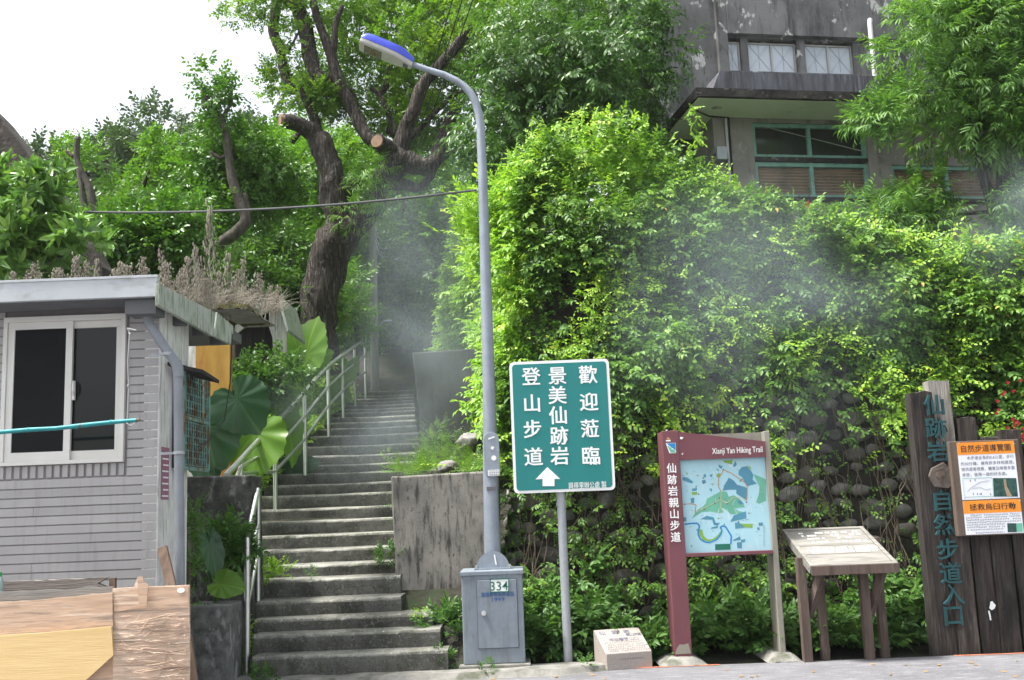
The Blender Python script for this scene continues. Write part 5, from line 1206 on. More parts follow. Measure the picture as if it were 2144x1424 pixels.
# ================================================================== utility pole and cables
up_ = thing('utility_pole', 'slim pale concrete utility pole standing at the top of the stairs', 'utility pole', tuple(P(785, 818, 26.3)))
ub = P(785, 822, 26.3); ut = P(786, 455, 26.3); ut.x = ub.x + .02
MB().tube([ub - Vector((0, 0, .3)), ut], [.115, .09], 16).build('pole', M['utility'], up_, smooth=True)
mb = MB().tube([P(791, 690, 26.2), P(797, 678, 26.1), P(806, 673, 26.1)], .018, 8); mb.ball(P(811, 673, 26.1), (.13, .07, .04), 2); mb.build('lamp_arm', M['galv'], up_, smooth=True)
mb = MB().tube([ub + Vector((0, 0, .02)), ub + Vector((0, 0, .10))], .13, 16); mb.build('collar', M['utility'], up_)
mb = MB()
for i in range(4):
    a = P(786, 460 + i * 14, 26.2); mb.tube([a, P(793, 482 + i * 16, 26.0), P(801, 488 + i * 17, 25.8), P(812, 486 + i * 17, 25.6)], .008, 6)
mb.build('wire_loop', M['galv'], up_)
def cable(name, label, a, b, sag, r, m, n=24):
    a, b = Vector(a), Vector(b); pts = [a.lerp(b, i / n) - Vector((0, 0, sag * 4 * (i / n) * (1 - i / n))) for i in range(n + 1)]
    return tag(MB().tube(pts, r, 8).build(name, m), label, 'cable')
cable('overhead_cable', 'grey service cable crossing level from the street lamp pole to the left', P(998, 398, LY - .02), P(-60, 434, 11.5), .14, .0125, M['wiregrey'])
for i, (xt, xm) in enumerate(((950, 0), (972, 4), (996, 8))):
    cable('overhead_wire', ['thin dark wire rising steeply past the lamp arm, nearest the trunk', 'thin dark wire rising steeply past the lamp arm, middle of three', 'thin dark wire rising steeply past the lamp arm, farthest from the trunk'][i], P(788 + xm, 462, 26.2), P(xt + 14, -60, 12), .35, .008, M['wire'])
def proj(p):
    q = CAMR.transposed() @ (Vector(p) - EYEV); return PW / 2 + FPX * q.x / -q.z, PH / 2 - FPX * q.y / -q.z
RAILX = [473, 504, 576, 638, 687, 717, 742, 764]; RAILY = [12.27, 12.75, 14, 15.3, 17.5, 19.4, 21.8, 24.2]; RAILB = [1040, 1012, 1060, 988, 908, 869, 844, 829]
# ================================================================== creepers on the wall
CRX = [(1030, 400), (1085, 318), (1150, 285), (1240, 268), (1330, 275), (1420, 345), (1500, 408), (1600, 440), (1700, 478), (1800, 512), (1900, 528), (2000, 542), (2144, 552), (2400, 600)]
_cx = [P(x, y, 13.1).x for x, y in CRX]; _cz = [P(x, y, 13.1).z for x, y in CRX]
def ztop(x): return float(np.interp(x, _cx, _cz))
def bare(x, z):
    d = ((x - 3.25) / 2.1) ** 2 + ((z - 2.1) / 1.1) ** 2; k = 1 - .86 * math.exp(-d ** 2 * .8)
    d = ((x - .2) / .55) ** 2 + ((z - 1.9) / .6) ** 2; k *= 1 - .6 * math.exp(-d)
    return k
# leafy branches over the front face
pos, dirs, ups, rb, sc = [], [], [], [], []
while len(pos) < 11500:
    s = random.uniform(SCORNER - 8.6, SCORNER + .9); x, y = wp(s); zt4 = ztop(x); z = random.uniform(.1, zt4)
    low = min(1, max(0, (z - 1.7) / 1.5))
    lumpy = nz((x * .9, z * .9, 3), 1.0) + .5 * nz((x * 2.3, z * 2.3, 8), 1.0)
    if random.random() > bare(x, z) * (.30 + .32 * low + 1.15 * max(-.5, lumpy)) * (.5 + .5 * low): continue
    hgt = min(1, z / 3.5)
    o = .08 + abs(random.gauss(0, .12)) + (.10 + .45 * hgt ** 1.5) * max(0, .45 + lumpy) * random.uniform(.45, 1)
    p = wsurf(s, z, o); nx, ny = wout(s); fr_ = z / zt4
    pos.append(p); dn = random.uniform(-.9, .45) + (.5 if fr_ > .85 else 0)
    dirs.append((nx * .8 + random.gauss(0, .5), ny * .8 + random.gauss(0, .3), dn)); ups.append((nx * .7 + random.gauss(0, .3), ny * .7 + random.gauss(0, .3), .9))
    rb.append(min(1, max(0, .40 + .35 * lumpy + random.gauss(0, .22) + .12 * (fr_ > .8)))); sc.append(random.uniform(.55, .8) + .25 * low * random.random())  # tone also lifted near the top, crest light put into the colour
tag(scatter('creeper', pos, dirs, ups, sc, 'vine', M['l_vine'], rb=rb), 'dense green creeper mass cascading down the cobble wall', 'creeper', kind='stuff')
# fine pale sprays and narrow leaved stems woven through the upper mass
for kind_, n_, sc_, lab_ in (('small', 3000, (.8, 1.5), 'fine pale leaved creeper sprays woven through the upper wall'), ('long', 420, (.45, .8), 'narrow leaved stems arching out of the creeper mass')):
    pos, dirs, ups, rb = [], [], [], []
    while len(pos) < n_:
        s = random.uniform(SCORNER - 8.4, SCORNER + .8); x, y = wp(s); z = random.uniform(1.9, ztop(x) + .1); l = nz((x * 1.3 + 7, z * 1.3, 21), 1.0) + .4 * nz((x * 3, z * 3, 5), 1.0)
        if random.random() > .15 + 1.5 * l: continue
        nx, ny = wout(s); pos.append(wsurf(s, z, .18 + abs(random.gauss(0, .2)))); dirs.append((nx * .7 + random.gauss(0, .5), ny * .7 + random.gauss(0, .3), random.uniform(-.6, .7))); ups.append((nx + random.gauss(0, .3), ny, .9)); rb.append(min(1, max(0, .5 + .4 * l + random.gauss(0, .25))))
    tag(scatter('creeper', pos, dirs, ups, rng.uniform(*sc_, len(pos)), kind_, M['l_vinetop'], rb=rb), lab_, 'creeper', kind='stuff')
# small dull leaves low on the wall
pos, dirs, ups, rb = [], [], [], []
while len(pos) < 2000:
    s = random.uniform(SCORNER - 8.4, SCORNER + .9); z = random.uniform(.2, 3.3); x, y = wp(s); l = nz((x * 1.6, z * 1.1, 12), 1.0) + .5 * nz((x * 4, z * 3, 2), 1.0)
    if random.random() > (.42 + 1.3 * l) * bare(x, z): continue
    nx, ny = wout(s); pos.append(wsurf(s, z, .07 + abs(random.gauss(0, .09)))); dirs.append((nx * .6 + random.gauss(0, .5), ny * .6 + random.gauss(0, .3), random.uniform(-1, .4))); ups.append((nx + random.gauss(0, .3), ny, .8)); rb.append(min(1, max(0, .4 + .4 * l + random.gauss(0, .25))))
tag(scatter('creeper', pos, dirs, ups, rng.uniform(.7, 1.3, len(pos)), 'small', M['l_vine'], rb=rb), 'thin small leaved creeper sprigs scattered over the exposed cobbles', 'creeper', kind='stuff')
# the crest: young growth and top light both put into the leaf colour
pos, dirs, ups, rb, sc = [], [], [], [], []
while len(pos) < 6500:
    x = random.uniform(-.6, 8.4); back = random.uniform(0, 1) ** 1.3 * 2.2; zt4 = ztop(x); lump = nz((x * 1.1, back, 5), 1.0) + .6 * nz((x * 2.6, back * 2, 1), 1.0)
    if random.random() > .75 + lump: continue
    y = 12.55 + .16 * zt4 - .35 + back; z = zt4 - .15 + .28 * lump - .12 * back ** 2 + random.gauss(0, .12) - random.random() ** 2 * .7 * (back < .5)
    pos.append((x + random.gauss(0, .1), y - random.random() * .25, z)); dirs.append((random.gauss(0, .55), random.gauss(-.25, .5), random.uniform(-.2, 1.1))); ups.append((random.gauss(0, .4), -.5, .9))
    rb.append(min(1, max(0, .45 + .35 * lump + random.gauss(0, .2)))); sc.append(random.uniform(.65, 1.1))
tag(scatter('creeper', pos, dirs, ups, sc, 'vinetop', M['l_vinetop'], rb=rb), 'bright yellow green young creeper shoots, top light put into their colour, crowning the top of the wall', 'creeper', kind='stuff')
# standing shoot above the crest
for (x, y, n_) in ((1455, 225, 13), (1110, 265, 7), (1275, 240, 8), (1335, 260, 6), (1545, 365, 8)):
    a = P(x - 8, y + 130, 13.0); b = P(x, y, 12.9); pts = [a.lerp(b, i / n_) + Vector((.04 * math.sin(i * 1.3), 0, 0)) for i in range(n_ + 1)]
    t = thing('climbing_shoot', 'slender twining creeper shoot standing above the hedge top', 'plant', a, 'creeper shoots above the hedge')
    MB().tube(pts, .008, 5).build('stem', M['l_vinetop'], t)
    k = np.repeat(np.array([tuple(p) for p in pts[2:]]), 2, 0)
    scatter('leaves', k, rng.normal(size=k.shape) + np.array([0, -.2, -.1]), rng.normal(size=k.shape) * .4 + np.array([0, -.6, .8]), .62, 'vinetop', M['l_vinetop'], t)
# flank along the stairs
pos, dirs, ups, rb, sc = [], [], [], [], []
while len(pos) < 5200:
    s = random.uniform(SCORNER + .6, SCORNER + 13.5); x, y = wp(s)
    zt4 = float(np.interp(y, [12, 17.5, 21, 25], [5.5, 6.9, 7.4, 8.0])); zl = float(np.interp(y, [12, 15, 17.3, 17.9, 25], [2.3, 3.0, 3.9, 3.2, 5.2])); z = random.uniform(zl, zt4)
    lumpy = nz((y * .8, z * .9, 3), 1.0) + .5 * nz((y * 2.0, z * 2.1, 8), 1.0)
    if random.random() > .6 + .8 * lumpy: continue
    nx, ny = wout(s); o = .08 + abs(random.gauss(0, .12)) + .42 * max(0, .4 + lumpy) * random.uniform(.3, 1); p = wsurf(s, z, o + .1 * (z - zl) * .8)
    pos.append(p); dirs.append((nx * .8 + random.gauss(0, .4), ny * .5 - .35 + random.gauss(0, .4), random.uniform(-.9, .5))); ups.append((nx * .6 + random.gauss(0, .3), -.5 + random.gauss(0, .3), .9))
    rb.append(min(1, max(0, .42 + .4 * lumpy + random.gauss(0, .22)))); sc.append(random.uniform(.8, 1.3))
tag(scatter('creeper', pos, dirs, ups, sc, 'vine', M['l_vinetop'], rb=rb), 'pale green creepers hanging over the wall side beside the stairs', 'creeper', kind='stuff')
# bare hanging stems
mb = MB(); rr = random.Random(6)
for i in range(380):
    s = SCORNER - rr.uniform(-.4, 7.6); x, y = wp(s); z1 = rr.uniform(.8, 3.4); ln_ = rr.uniform(.5, 1.7); z0_ = max(.15, z1 - ln_); dr_ = rr.gauss(0, .22); pts = []
    for k in range(9): t = k / 8; z = z1 + (z0_ - z1) * t; pts.append(wsurf(s + dr_ * t + .07 * nz((i, t * 3, 0), 1.7), z, .10 + .06 * rr.random() + .12 * math.sin(t * 3.1)))
    mb.tube(pts, rr.uniform(.0028, .006), 4, False)
tag(mb.build('hanging_stems', M['twig']), 'tangle of bare dry creeper stems hanging over the cobbles', 'creeper stems', kind='stuff')
# undergrowth at the foot of the wall
pos, dirs, ups, rb, sc = [], [], [], [], []
while len(pos) < 2100:
    x = random.uniform(-.55, 4.9); y = 11.0 + random.random() ** .8 * .95
    hmx = (.26 + .8 * max(0, .5 + nz((x * 1.1, y * .8, 7), 1.0))) * (.55 + .45 * (y - 11.0)) * (.5 if x < -.1 else 1)
    if 2.7 < x < 3.7: hmx *= .62
    z = random.random() ** .8 * hmx + .02
    pos.append((x, y, z)); dirs.append((random.gauss(0, .6), random.gauss(-.5, .5), random.uniform(-.1, .9))); ups.append((random.gauss(0, .3), -.5, 1)); rb.append(min(1, max(0, random.gauss(.45, .2) + .3 * (z / hmx - .5)))); sc.append(random.uniform(.7, 1.25))
tag(scatter('undergrowth', pos, dirs, ups, sc, 'shrub', M['l_shrub'], rb=rb), 'low leafy undergrowth along the foot of the cobble wall behind the signs', 'undergrowth', kind='stuff')
# ferns and grass on the slope above the block
pos, dirs, ups = [], [], []
while len(pos) < 900:
    y = random.uniform(12.4, 17.0); x = random.uniform(-1.45, -.4)
    if nz((x * 2, y * 1.3, 2), 1.0) < -.15: continue
    z = H(x, y) + .1 + random.random() * .42
    pos.append((x, y, max(z, Z(900, 985, y) if y < 13.2 else z))); dirs.append((random.gauss(-.3, .6), random.gauss(-.6, .4), random.uniform(-.1, .9))); ups.append((0, -.4, 1))
tag(scatter('ferns', pos, dirs, ups, 1.0, 'fern', M['l_fern'], rw=.7), 'soft light green ferns covering the slope above the concrete block', 'ferns', kind='stuff')
# greenery on the bank left of the handrail
pos, dirs, ups, rb = [], [], [], []
while len(pos) < 3600:
    y = random.uniform(12.1, 25.5); x = xl(y) - .28 - random.random() ** 1.1 * (2.4 if y > 14 else 1.3)
    l = nz((x * 1.2, y * .8, 4), 1.0); z = H(x, y) + .05 + random.random() * (.5 + .5 * max(0, l)) * min(1, (xl(y) - x) * .8)
    u_, v_ = proj((x, y, z))
    if 470 < u_ < 775 and y < float(np.interp(u_, RAILX, RAILY)) + .7 and v_ < float(np.interp(u_, RAILX, RAILB)) + 30: continue
    pos.append((x, y, z)); dirs.append((random.gauss(.3, .6), random.gauss(-.5, .5), random.uniform(-.2, .9))); ups.append((.2, -.5, 1)); rb.append(min(1, max(0, .45 + .4 * l + random.gauss(0, .2))))
tag(scatter('undergrowth', pos, dirs, ups, rng.uniform(.8, 1.3, len(pos)), 'ivy', M['l_vinetop'], rb=rb), 'light green ground cover on the bank behind the long handrail', 'undergrowth', kind='stuff')
def bush(name, label, cl, kind, m, cat='shrub', group=None, stem=True, **kw):
    c = np.array([q[0] for q in cl]); b = c.mean(0); zz = min(q[0][2] - q[1][2] for q in cl)
    t = thing(name, label, cat, (float(b[0]), float(b[1]), float(zz)), group)
    crown(cl, kind, m, 'foliage', t, **kw)
    if stem:
        mb = MB()
        for q in cl[:5]: mb.tube([(b[0], b[1], zz - .1), ((b[0] + q[0][0]) / 2, (b[1] + q[0][1]) / 2, (zz + q[0][2]) / 2), q[0]], [.02, .014, .006], 5)
        mb.build('stem', M['twig'], t)
    return t
bush('shrub', 'dark ivy shrub growing between the downpipe and the black wall', pxclumps([(388, 1020), (404, 1010), (410, 1255), (388, 1265)], 9.7, 10.1, 16, .06, .11, 2200), 'ivy', M['l_ivy'], scl=(.3, .5))
bush('shrub', 'small leafy shrub leaning on the black stained wall', pxclumps([(440, 1120), (505, 1115), (500, 1190), (445, 1190)], 10.7, 10.95, 6, .10, .16, 1500), 'shrub', M['l_shrub'], scl=(.7, 1.0))
bush('shrub', 'light green weeds filling the gap between low block and handrail post', pxclumps([(488, 1290), (512, 1290), (512, 1424), (484, 1424)], 10.95, 11.15, 9, .08, .13, 2200), 'ivy', M['l_vinetop'], scl=(.45, .7))
bush('shrub', 'dark leaved shrub in the shadow under the shed boards', pxclumps([(470, 770), (560, 740), (620, 800), (600, 850), (480, 860)], 14.3, 14.6, 16, .2, .32, 620), 'ivy', M['l_mid'], scl=(.8, 1.2))
bush('shrub', 'pale green climbing shrub beside the torn gable boards', pxclumps([(540, 740), (620, 720), (670, 780), (650, 830), (590, 780)], 18.6, 19.6, 14, .22, .38, 500), 'vine', M['l_vinetop'], scl=(.7, 1.0))
for i, (x, y, Y, r, n, lb) in enumerate([(588, 1190, 11.9, .12, 45, 'fern like weed growing on the landing beside the short handrail'), (560, 1196, 11.85, .10, 30, 'small weed clump hard against the short handrail post on the landing'), (655, 1198, 11.9, .05, 12, 'tiny weed sprouting from the middle of the landing'), (818, 1165, 12.1, .13, 50, 'weed growing in the corner between steps and streaked block'), (880, 1285, 11.0, .06, 22, 'moss like weed tuft at the foot of the streaked block'), (940, 1310, 11.15, .2, 85, 'leafy weed bush between the lowest steps and the lamp cabinet'), (925, 1385, 10.75, .10, 40, 'low weed at the right end of the lowest step'), (1020, 1398, 10.45, .07, 26, 'grass tuft on the kerb strip in front of the cabinet'), (806, 950, 15.6, .06, 14, 'single weed on a stair tread halfway up'), (1228, 1388, 10.5, .04, 16, 'tiny weed at the base of the granite marker'), (550, 1420, 10.3, .08, 26, 'weed tuft at the lowest left corner of the stairs')]):
    c = P(x, y, Y); bush('weed', lb, [((c.x, c.y, c.z), (r * 1.25, r, r * .8), n)], 'ivy' if i in (0, 1, 4, 8) else 'shrub', M['l_vinetop'] if i in (0, 1, 4, 8) else M['l_shrub'], cat='weed', stem=False, scl=(.18, .34) if r < .08 else (.35, .6) if r < .15 else (.6, .9), up=.6)
# ------------------------------------------------------------------ elephant ears
def earleaf(parent, c, tipd, nrm, L, wd, light, ground, seed):
    r = random.Random(seed); t = Vector(tipd).normalized(); n_ = Vector(nrm); n_ = (n_ - t * n_.dot(t)).normalized(); s_ = t.cross(n_)
    NT, NR = 100, 8; vs, rn, fs = [], [], []; c = Vector(c)
    def rad(a):
        a = abs((a + math.pi) % (2 * math.pi) - math.pi); k = np.interp(a, [0, .15, .5, 1.0, 1.57, 2.2, 2.6, 2.9, 3.1416], [1, .93, .80, .70, .62, .56, .52, .40, .10])
        return float(k)
    ph = r.uniform(0, 6)
    for j in range(NR + 1):
        for i in range(NT):
            a = 2 * math.pi * i / NT; q = rad(a) * j / NR * (1 + (.025 * math.sin(a * 23 + ph) if j == NR else 0))
            y_ = q * math.cos(a) * L; x_ = q * math.sin(a) * L * wd
            v_ = abs(math.sin(a * 5.0)); vein = max(0, 1 - v_ / .16)
            h = .16 * abs(x_) - .20 * y_ * abs(y_) / L + L * .022 * math.sin(a * 9 + ph) * (j / NR) ** 3 + L * .010 * math.cos(a * 10) * (j / NR) + L * .012 * nz((x_ * 9, y_ * 9, seed), 1)
            vs.append(c + t * y_ + s_ * x_ + n_ * h); rn.append(.35 + .03 * r.random() + .5 * vein * (1 - .45 * j / NR) + .12 * nz((x_ * 6, y_ * 6, seed), 1) + (.5 if j and min(i, NT - i) < 1 else 0))
    for j in range(NR):
        for i in range(NT): i2 = (i + 1) % NT; fs.append((j * NT + i, j * NT + i2, (j + 1) * NT + i2, (j + 1) * NT + i))
    mb = MB(); mb.v = [tuple(v) for v in vs]; mb.f = fs; mb.rn = rn
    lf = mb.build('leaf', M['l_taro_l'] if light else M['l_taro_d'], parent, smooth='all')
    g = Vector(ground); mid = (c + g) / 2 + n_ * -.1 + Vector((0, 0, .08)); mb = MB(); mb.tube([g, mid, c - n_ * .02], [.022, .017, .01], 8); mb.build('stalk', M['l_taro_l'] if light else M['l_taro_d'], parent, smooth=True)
def ear(label, lvs, Y):
    gx_, gy_ = sum(l[0] for l in lvs) / len(lvs), max(l[1] + l[7] for l in lvs); g = P(gx_, gy_, Y + .15)
    t = thing('elephant_ear', label, 'plant', g, 'elephant ear plants beside the stairs')
    for i, (px, py, sz, ang, wd, light, tilt, dn) in enumerate(lvs):
        c = P(px, py, Y); a = R(ang + 2); L = sz * MPX(Y)
        tip = Vector((math.sin(a), -.05, -math.cos(a)))       # ang 0 = tip straight down
        earleaf(t, c, tip, (tilt, -1, .45), L, wd, light, g, int(px + py))
# px, py (stalk join), length px, tip angle (0 down, 90 right, 180 up), width factor, light, sideways normal, drop to the ground
ear('elephant ear with large dark drooping leaves under the ochre wall', [(432, 895, 105, 12, 1.0, 0, .3, 90), (497, 835, 88, 30, 1.15, 0, -.2, 140), (425, 960, 60, 20, 1.0, 0, .5, 60)], 12.6)
ear('elephant ear with one broad light green leaf behind the black wall top', [(533, 905, 128, -38, 1.05, 1, .1, 110)], 13.4)  # leaf takes the lighter of the two elephant ear palettes
ear('elephant ear with a tall narrow yellow green leaf beside the handrail', [(583, 800, 115, 10, .62, 1, .9, 130), (600, 870, 110, 12, .5, 1, 1.2, 60)], 15.0)
ear('elephant ear with a small dark leaf low beside the handrail post', [(610, 962, 48, 55, 1.0, 0, -.3, 30), (632, 975, 40, 100, .8, 0, .2, 25)], 15.5)
ear('elephant ear with two upright bright leaves below the big trunk', [(640, 745, 88, 165, 1.0, 1, -.35, 60), (625, 742, 60, 190, .8, 1, .7, 60), (655, 760, 50, 120, .9, 1, .2, 40)], 16.5)
ear('elephant ear with a yellowing leaf between the upper handrail posts', [(695, 815, 48, 60, .9, 1, 0, 40), (706, 775, 56, 200, .8, 1, .4, 70), (730, 790, 48, 160, .7, 1, -.3, 60)], 21.5)
ear('elephant ear with a bright folded leaf above the low grey block', [(462, 1222, 52, 75, .95, 1, .1, 40), (440, 1140, 75, 15, .55, 0, .9, 120)], 10.45)

# ================================================================== trees
def limb(mb, pts, Y, nzs=.16):
    """pts: (px, py, width px[, dY])"""
    P3 = [P(q[0], q[1], Y + (q[3] if len(q) > 3 else 0)) for q in pts]; W_ = [q[2] * .5 * MPX(Y) for q in pts]
    out, wo_ = [], []
    for i in range(len(P3) - 1):
        p0_, p1_, p2_, p3_ = P3[max(i - 1, 0)], P3[i], P3[i + 1], P3[min(i + 2, len(P3) - 1)]
        for k in range(4):
            t = k / 4; out.append(.5 * ((2 * p1_) + (p2_ - p0_) * t + (2 * p0_ - 5 * p1_ + 4 * p2_ - p3_) * t * t + (-p0_ + 3 * p1_ - 3 * p2_ + p3_) * t ** 3)); wo_.append(W_[i] + (W_[i + 1] - W_[i]) * t)
    out.append(P3[-1]); wo_.append(W_[-1]); mb.tube(out, wo_, 14, True, nzs, 5.0)
def z6(x, y): return 540 + x * .59, y * .59
CY = 19.6
cg = P(672, 760, CY)
ct = thing('camphor_tree', 'huge old forked tree with rugged dark trunk and pruned limbs beside the stairs', 'tree', (cg.x, cg.y, cg.z - .5))
def L6(*q): return [(*z6(a, b), w_, *r_) for a, b, w_, *r_ in q]
mb = MB()
limb(mb, L6((232, 1330, 76), (222, 1230, 72), (218, 1100, 74), (238, 950, 80), (272, 860, 88), (288, 800, 62), (268, 700, 58), (262, 620, 54), (235, 540, 52), (215, 485, 46)), CY, .22)
limb(mb, L6((250, 1000, 60, .1), (300, 850, 66), (355, 790, 58), (400, 740, 50), (432, 670, 50), (470, 605, 52), (520, 570, 50), (575, 592, 40), (625, 575, 34), (655, 490, 28, .3), (690, 410, 22, .5), (740, 320, 16, .8), (790, 220, 12, 1)), CY, .2)
tk = mb.build('trunk', M['bark'], ct, smooth='all')
for q in (L6((225, 540, 44), (195, 470, 40), (140, 440, 34, -.2), (85, 428, 30, -.35)), L6((300, 690, 30), (330, 660, 24), (365, 645, 18)), L6((530, 575, 46), (480, 540, 42), (425, 503, 32, -.5))):
    mb = MB(); limb(mb, q, CY); mb.build('pruned_limb', M['bark'], tk, smooth='all')
mb = MB()
for (x, y, w_, dy, nrm) in ((83, 428, 27, -.36, (-1, -.5, 0)), (424, 503, 27, -.52, (-.35, -1, .1))):
    c = P(*z6(x, y), CY + dy); d = Vector(nrm).normalized(); mb.tube([c - d * .02, c + d * .03], w_ * .5 * MPX(CY), 18)
mb.build('sawn_end', M['cutwood'], tk)
for q in (L6((475, 545, 34), (430, 515, 30, -.1), (385, 480, 28, -.1), (335, 385, 28), (285, 285, 26), (262, 205, 24), (235, 130, 20), (212, 65, 18), (190, -20, 15)), L6((262, 205, 16), (272, 150, 15), (275, 90, 14), (300, 20, 10)),
          L6((500, 540, 40, .1), (525, 460, 34, .1), (550, 400, 30), (590, 295, 28), (640, 240, 26), (700, 170, 24, -.1), (745, 100, 22, -.2), (768, 50, 20, -.2)), L6((768, 60, 9, -.2), (800, 20, 7, -.2), (850, -10, 5)), L6((745, 115, 7, -.2), (820, 115, 5), (900, 150, 3), (950, 170, 2)), L6((765, 70, 7, -.2), (820, 60, 5), (890, 35, 3)),
          L6((470, 660, 30, .2), (520, 655, 26, .2), (570, 668, 20, .2), (610, 630, 15, .3), (640, 580, 12, .4), (700, 535, 8, .5)), L6((620, 580, 16), (690, 540, 10, .2), (760, 500, 6, .3)),
          L6((290, 280, 22), (250, 272, 24), (208, 270, 30), (185, 200, 34, .2), (170, 110, 34, .3), (140, 30, 34, .4), (85, -20, 30, .5)), L6((180, 300, 22), (165, 330, 20), (200, 420, 22, .2), (215, 500, 30, .2)),
          L6((130, 330, 16, .5), (95, 265, 20, .5), (82, 190, 22, .5), (55, 110, 24, .5), (62, 50, 22, .5), (72, -20, 18, .5)), L6((85, 200, 7, .5), (115, 170, 6), (140, 120, 5)),
          L6((490, 480, 18, .6), (470, 420, 14, .6), (440, 350, 12, .7), (400, 310, 9, .7)), L6((500, 480, 26, .8), (460, 460, 20, .8)), L6((430, 340, 14, .9), (455, 300, 14, .9), (470, 230, 12, 1), (500, 150, 9, 1)), L6((540, 490, 14, .5), (600, 430, 12, .6), (680, 350, 10, .8), (720, 330, 8, .8)),
          L6((150, 470, 10, .3), (120, 500, 16, .2)), L6((330, 380, 14), (335, 330, 16, .3), (325, 320, 14, .3)), L6((115, 560, 6, .8), (145, 610, 5, .8), (150, 680, 4, .8))):
    mb = MB(); limb(mb, q, CY, .1); mb.build('limb', M['bark'], tk, smooth='all')
cl = []
cl += pxclumps([(575, 160), (725, 150), (745, 215), (690, 225), (585, 200)], 19.5, 21.2, 20, .24, .42, 460)
cl += pxclumps([(425, -60), (700, -60), (690, 60), (560, 25), (470, 40)], 19.4, 20.9, 15, .22, .4, 420)
cl += pxclumps([(640, 0), (760, -40), (780, 150), (640, 140)], 19.9, 21.6, 14, .26, .48, 380)
cl += pxclumps([(730, -60), (1080, -60), (1060, 150), (1000, 300), (860, 350), (770, 280), (735, 120)], 20.1, 23.0, 74, .36, .75, 260)
cl += pxclumps([(980, -60), (1400, -60), (1330, 60), (1180, 120), (1010, 90)], 17.6, 20, 26, .4, .7, 260)
cl += pxclumps([(590, 60), (640, 90), (630, 140), (600, 120)], 19, 20, 3, .2, .3, 420)
crown(cl, 'camphor', M['l_camphor'], 'crown', ct, scl=(.75, 1.15))
for (x, y, r, n_) in ((400, 610, .32, 60), (330, 770, .3, 55), (420, 690, .22, 40), (370, 660, .25, 40), (440, 745, .2, 30)):
    c = P(*z6(x, y), CY - .28); bush('epiphyte_fern', 'grassy epiphyte tuft clinging to the fork of the huge tree', [((c.x, c.y, c.z), (r, r * .6, r), n_)], 'bam', M['l_long'], cat='plant', group='epiphytes on the forked trunk', stem=False, scl=(.9, 1.3), up=-.2)
def tree(name, label, trunk, Y, cl, kind, leaf, scl=(.8, 1.2), group=None, barkm='barkgrey', limbs=(), **kw):
    b = P(trunk[0][0], trunk[0][1], Y)
    t = thing(name, label, 'tree', (b.x, b.y, b.z), group)
    mb = MB(); limb(mb, trunk, Y, .1); tko = mb.build('trunk', M[barkm], t, smooth='all')
    for q in limbs: mb = MB(); limb(mb, q, Y, .08); mb.build('limb', M[barkm], tko, smooth='all')
    crown(cl, kind, M[leaf], 'crown', t, scl=scl, **kw)
    return t
tree('tree', 'dense drooping dark tree hanging in front of the grey upper facade', [(1200, 560, 34), (1195, 400, 32), (1210, 250, 26), (1230, 100, 20)], 17.2, pxclumps([(1040, 40), (1380, -60), (1375, 120), (1350, 200), (1400, 265), (1390, 310), (1200, 330), (1050, 420), (1010, 330)], 15.6, 17.4, 62, .32, .62, 330), 'mid', 'l_mid', (.8, 1.15), limbs=[[(1195, 350, 16), (1120, 230, 12), (1080, 150, 8)], [(1210, 250, 14), (1290, 180, 10), (1340, 120, 6)]], down=.5, up=0)
tree('tree', 'tree with long narrow leaves and dark twin trunks before the lower windows', [(2104, 520, 56), (2106, 430, 52), (2118, 340, 48), (2135, 250, 40), (2150, 140, 30), (2160, 20, 20)], 14.6,
     pxclumps([(1875, 90), (1950, -50), (2300, -60), (2300, 300), (2140, 330), (2020, 300), (1900, 270), (1860, 170)], 13.6, 15.4, 80, .26, .5, 420) + pxclumps([(1800, 235), (1880, 235), (1900, 275), (1820, 265)], 13.8, 14.4, 6, .14, .24, 520) + pxclumps([(1780, 430), (1900, 395), (2010, 400), (2060, 440), (1980, 500), (1800, 480)], 13.7, 14.4, 20, .16, .3, 420) + pxclumps([(2060, 430), (2250, 400), (2250, 560), (2060, 530)], 13.6, 14.3, 12, .2, .34, 420),
     'long', 'l_long', (.7, 1.05), barkm='bark', limbs=[[(2098, 500, 30), (2078, 430, 24), (2056, 360, 22), (2042, 290, 18), (2000, 200, 12)], [(2120, 330, 24), (2070, 230, 16), (2000, 150, 10)], [(2110, 440, 12), (2000, 450, 7), (1860, 470, 4)]], down=.3)
tree('tree', 'glossy oblong leaved tree rising behind the house roof', [(-30, 620, 26), (-25, 520, 22), (10, 420, 14)], 11.6, pxclumps([(-60, 350), (50, 355), (105, 385), (115, 440), (185, 500), (165, 545), (-60, 565)], 10.9, 11.9, 34, .15, .26, 290), 'big', 'l_big', (.7, 1.0), up=.5)
tree('tree', 'pruned bare topped tree with a leafy tuft above an ivy covered stem', [(448, 540, 24), (462, 510, 26), (500, 482, 27), (514, 455, 25), (495, 405, 22), (482, 350, 20), (478, 320, 18), (468, 262, 16), (445, 225, 14), (430, 204, 12)], 16.5,
     pxclumps([(428, 155), (462, 160), (484, 215), (470, 245), (440, 205)], 16.3, 16.8, 7, .14, .26, 520) + pxclumps([(400, 300), (470, 290), (600, 290), (605, 400), (560, 470), (400, 460)], 16.7, 18.0, 46, .26, .46, 420), 'ivy', 'l_ivy', (.9, 1.3), limbs=[[(478, 325, 10), (460, 330, 9), (441, 318, 8)], [(466, 250, 8), (478, 225, 7), (484, 210, 7)], [(510, 470, 14), (520, 440, 10), (512, 405, 9)]], down=.2)
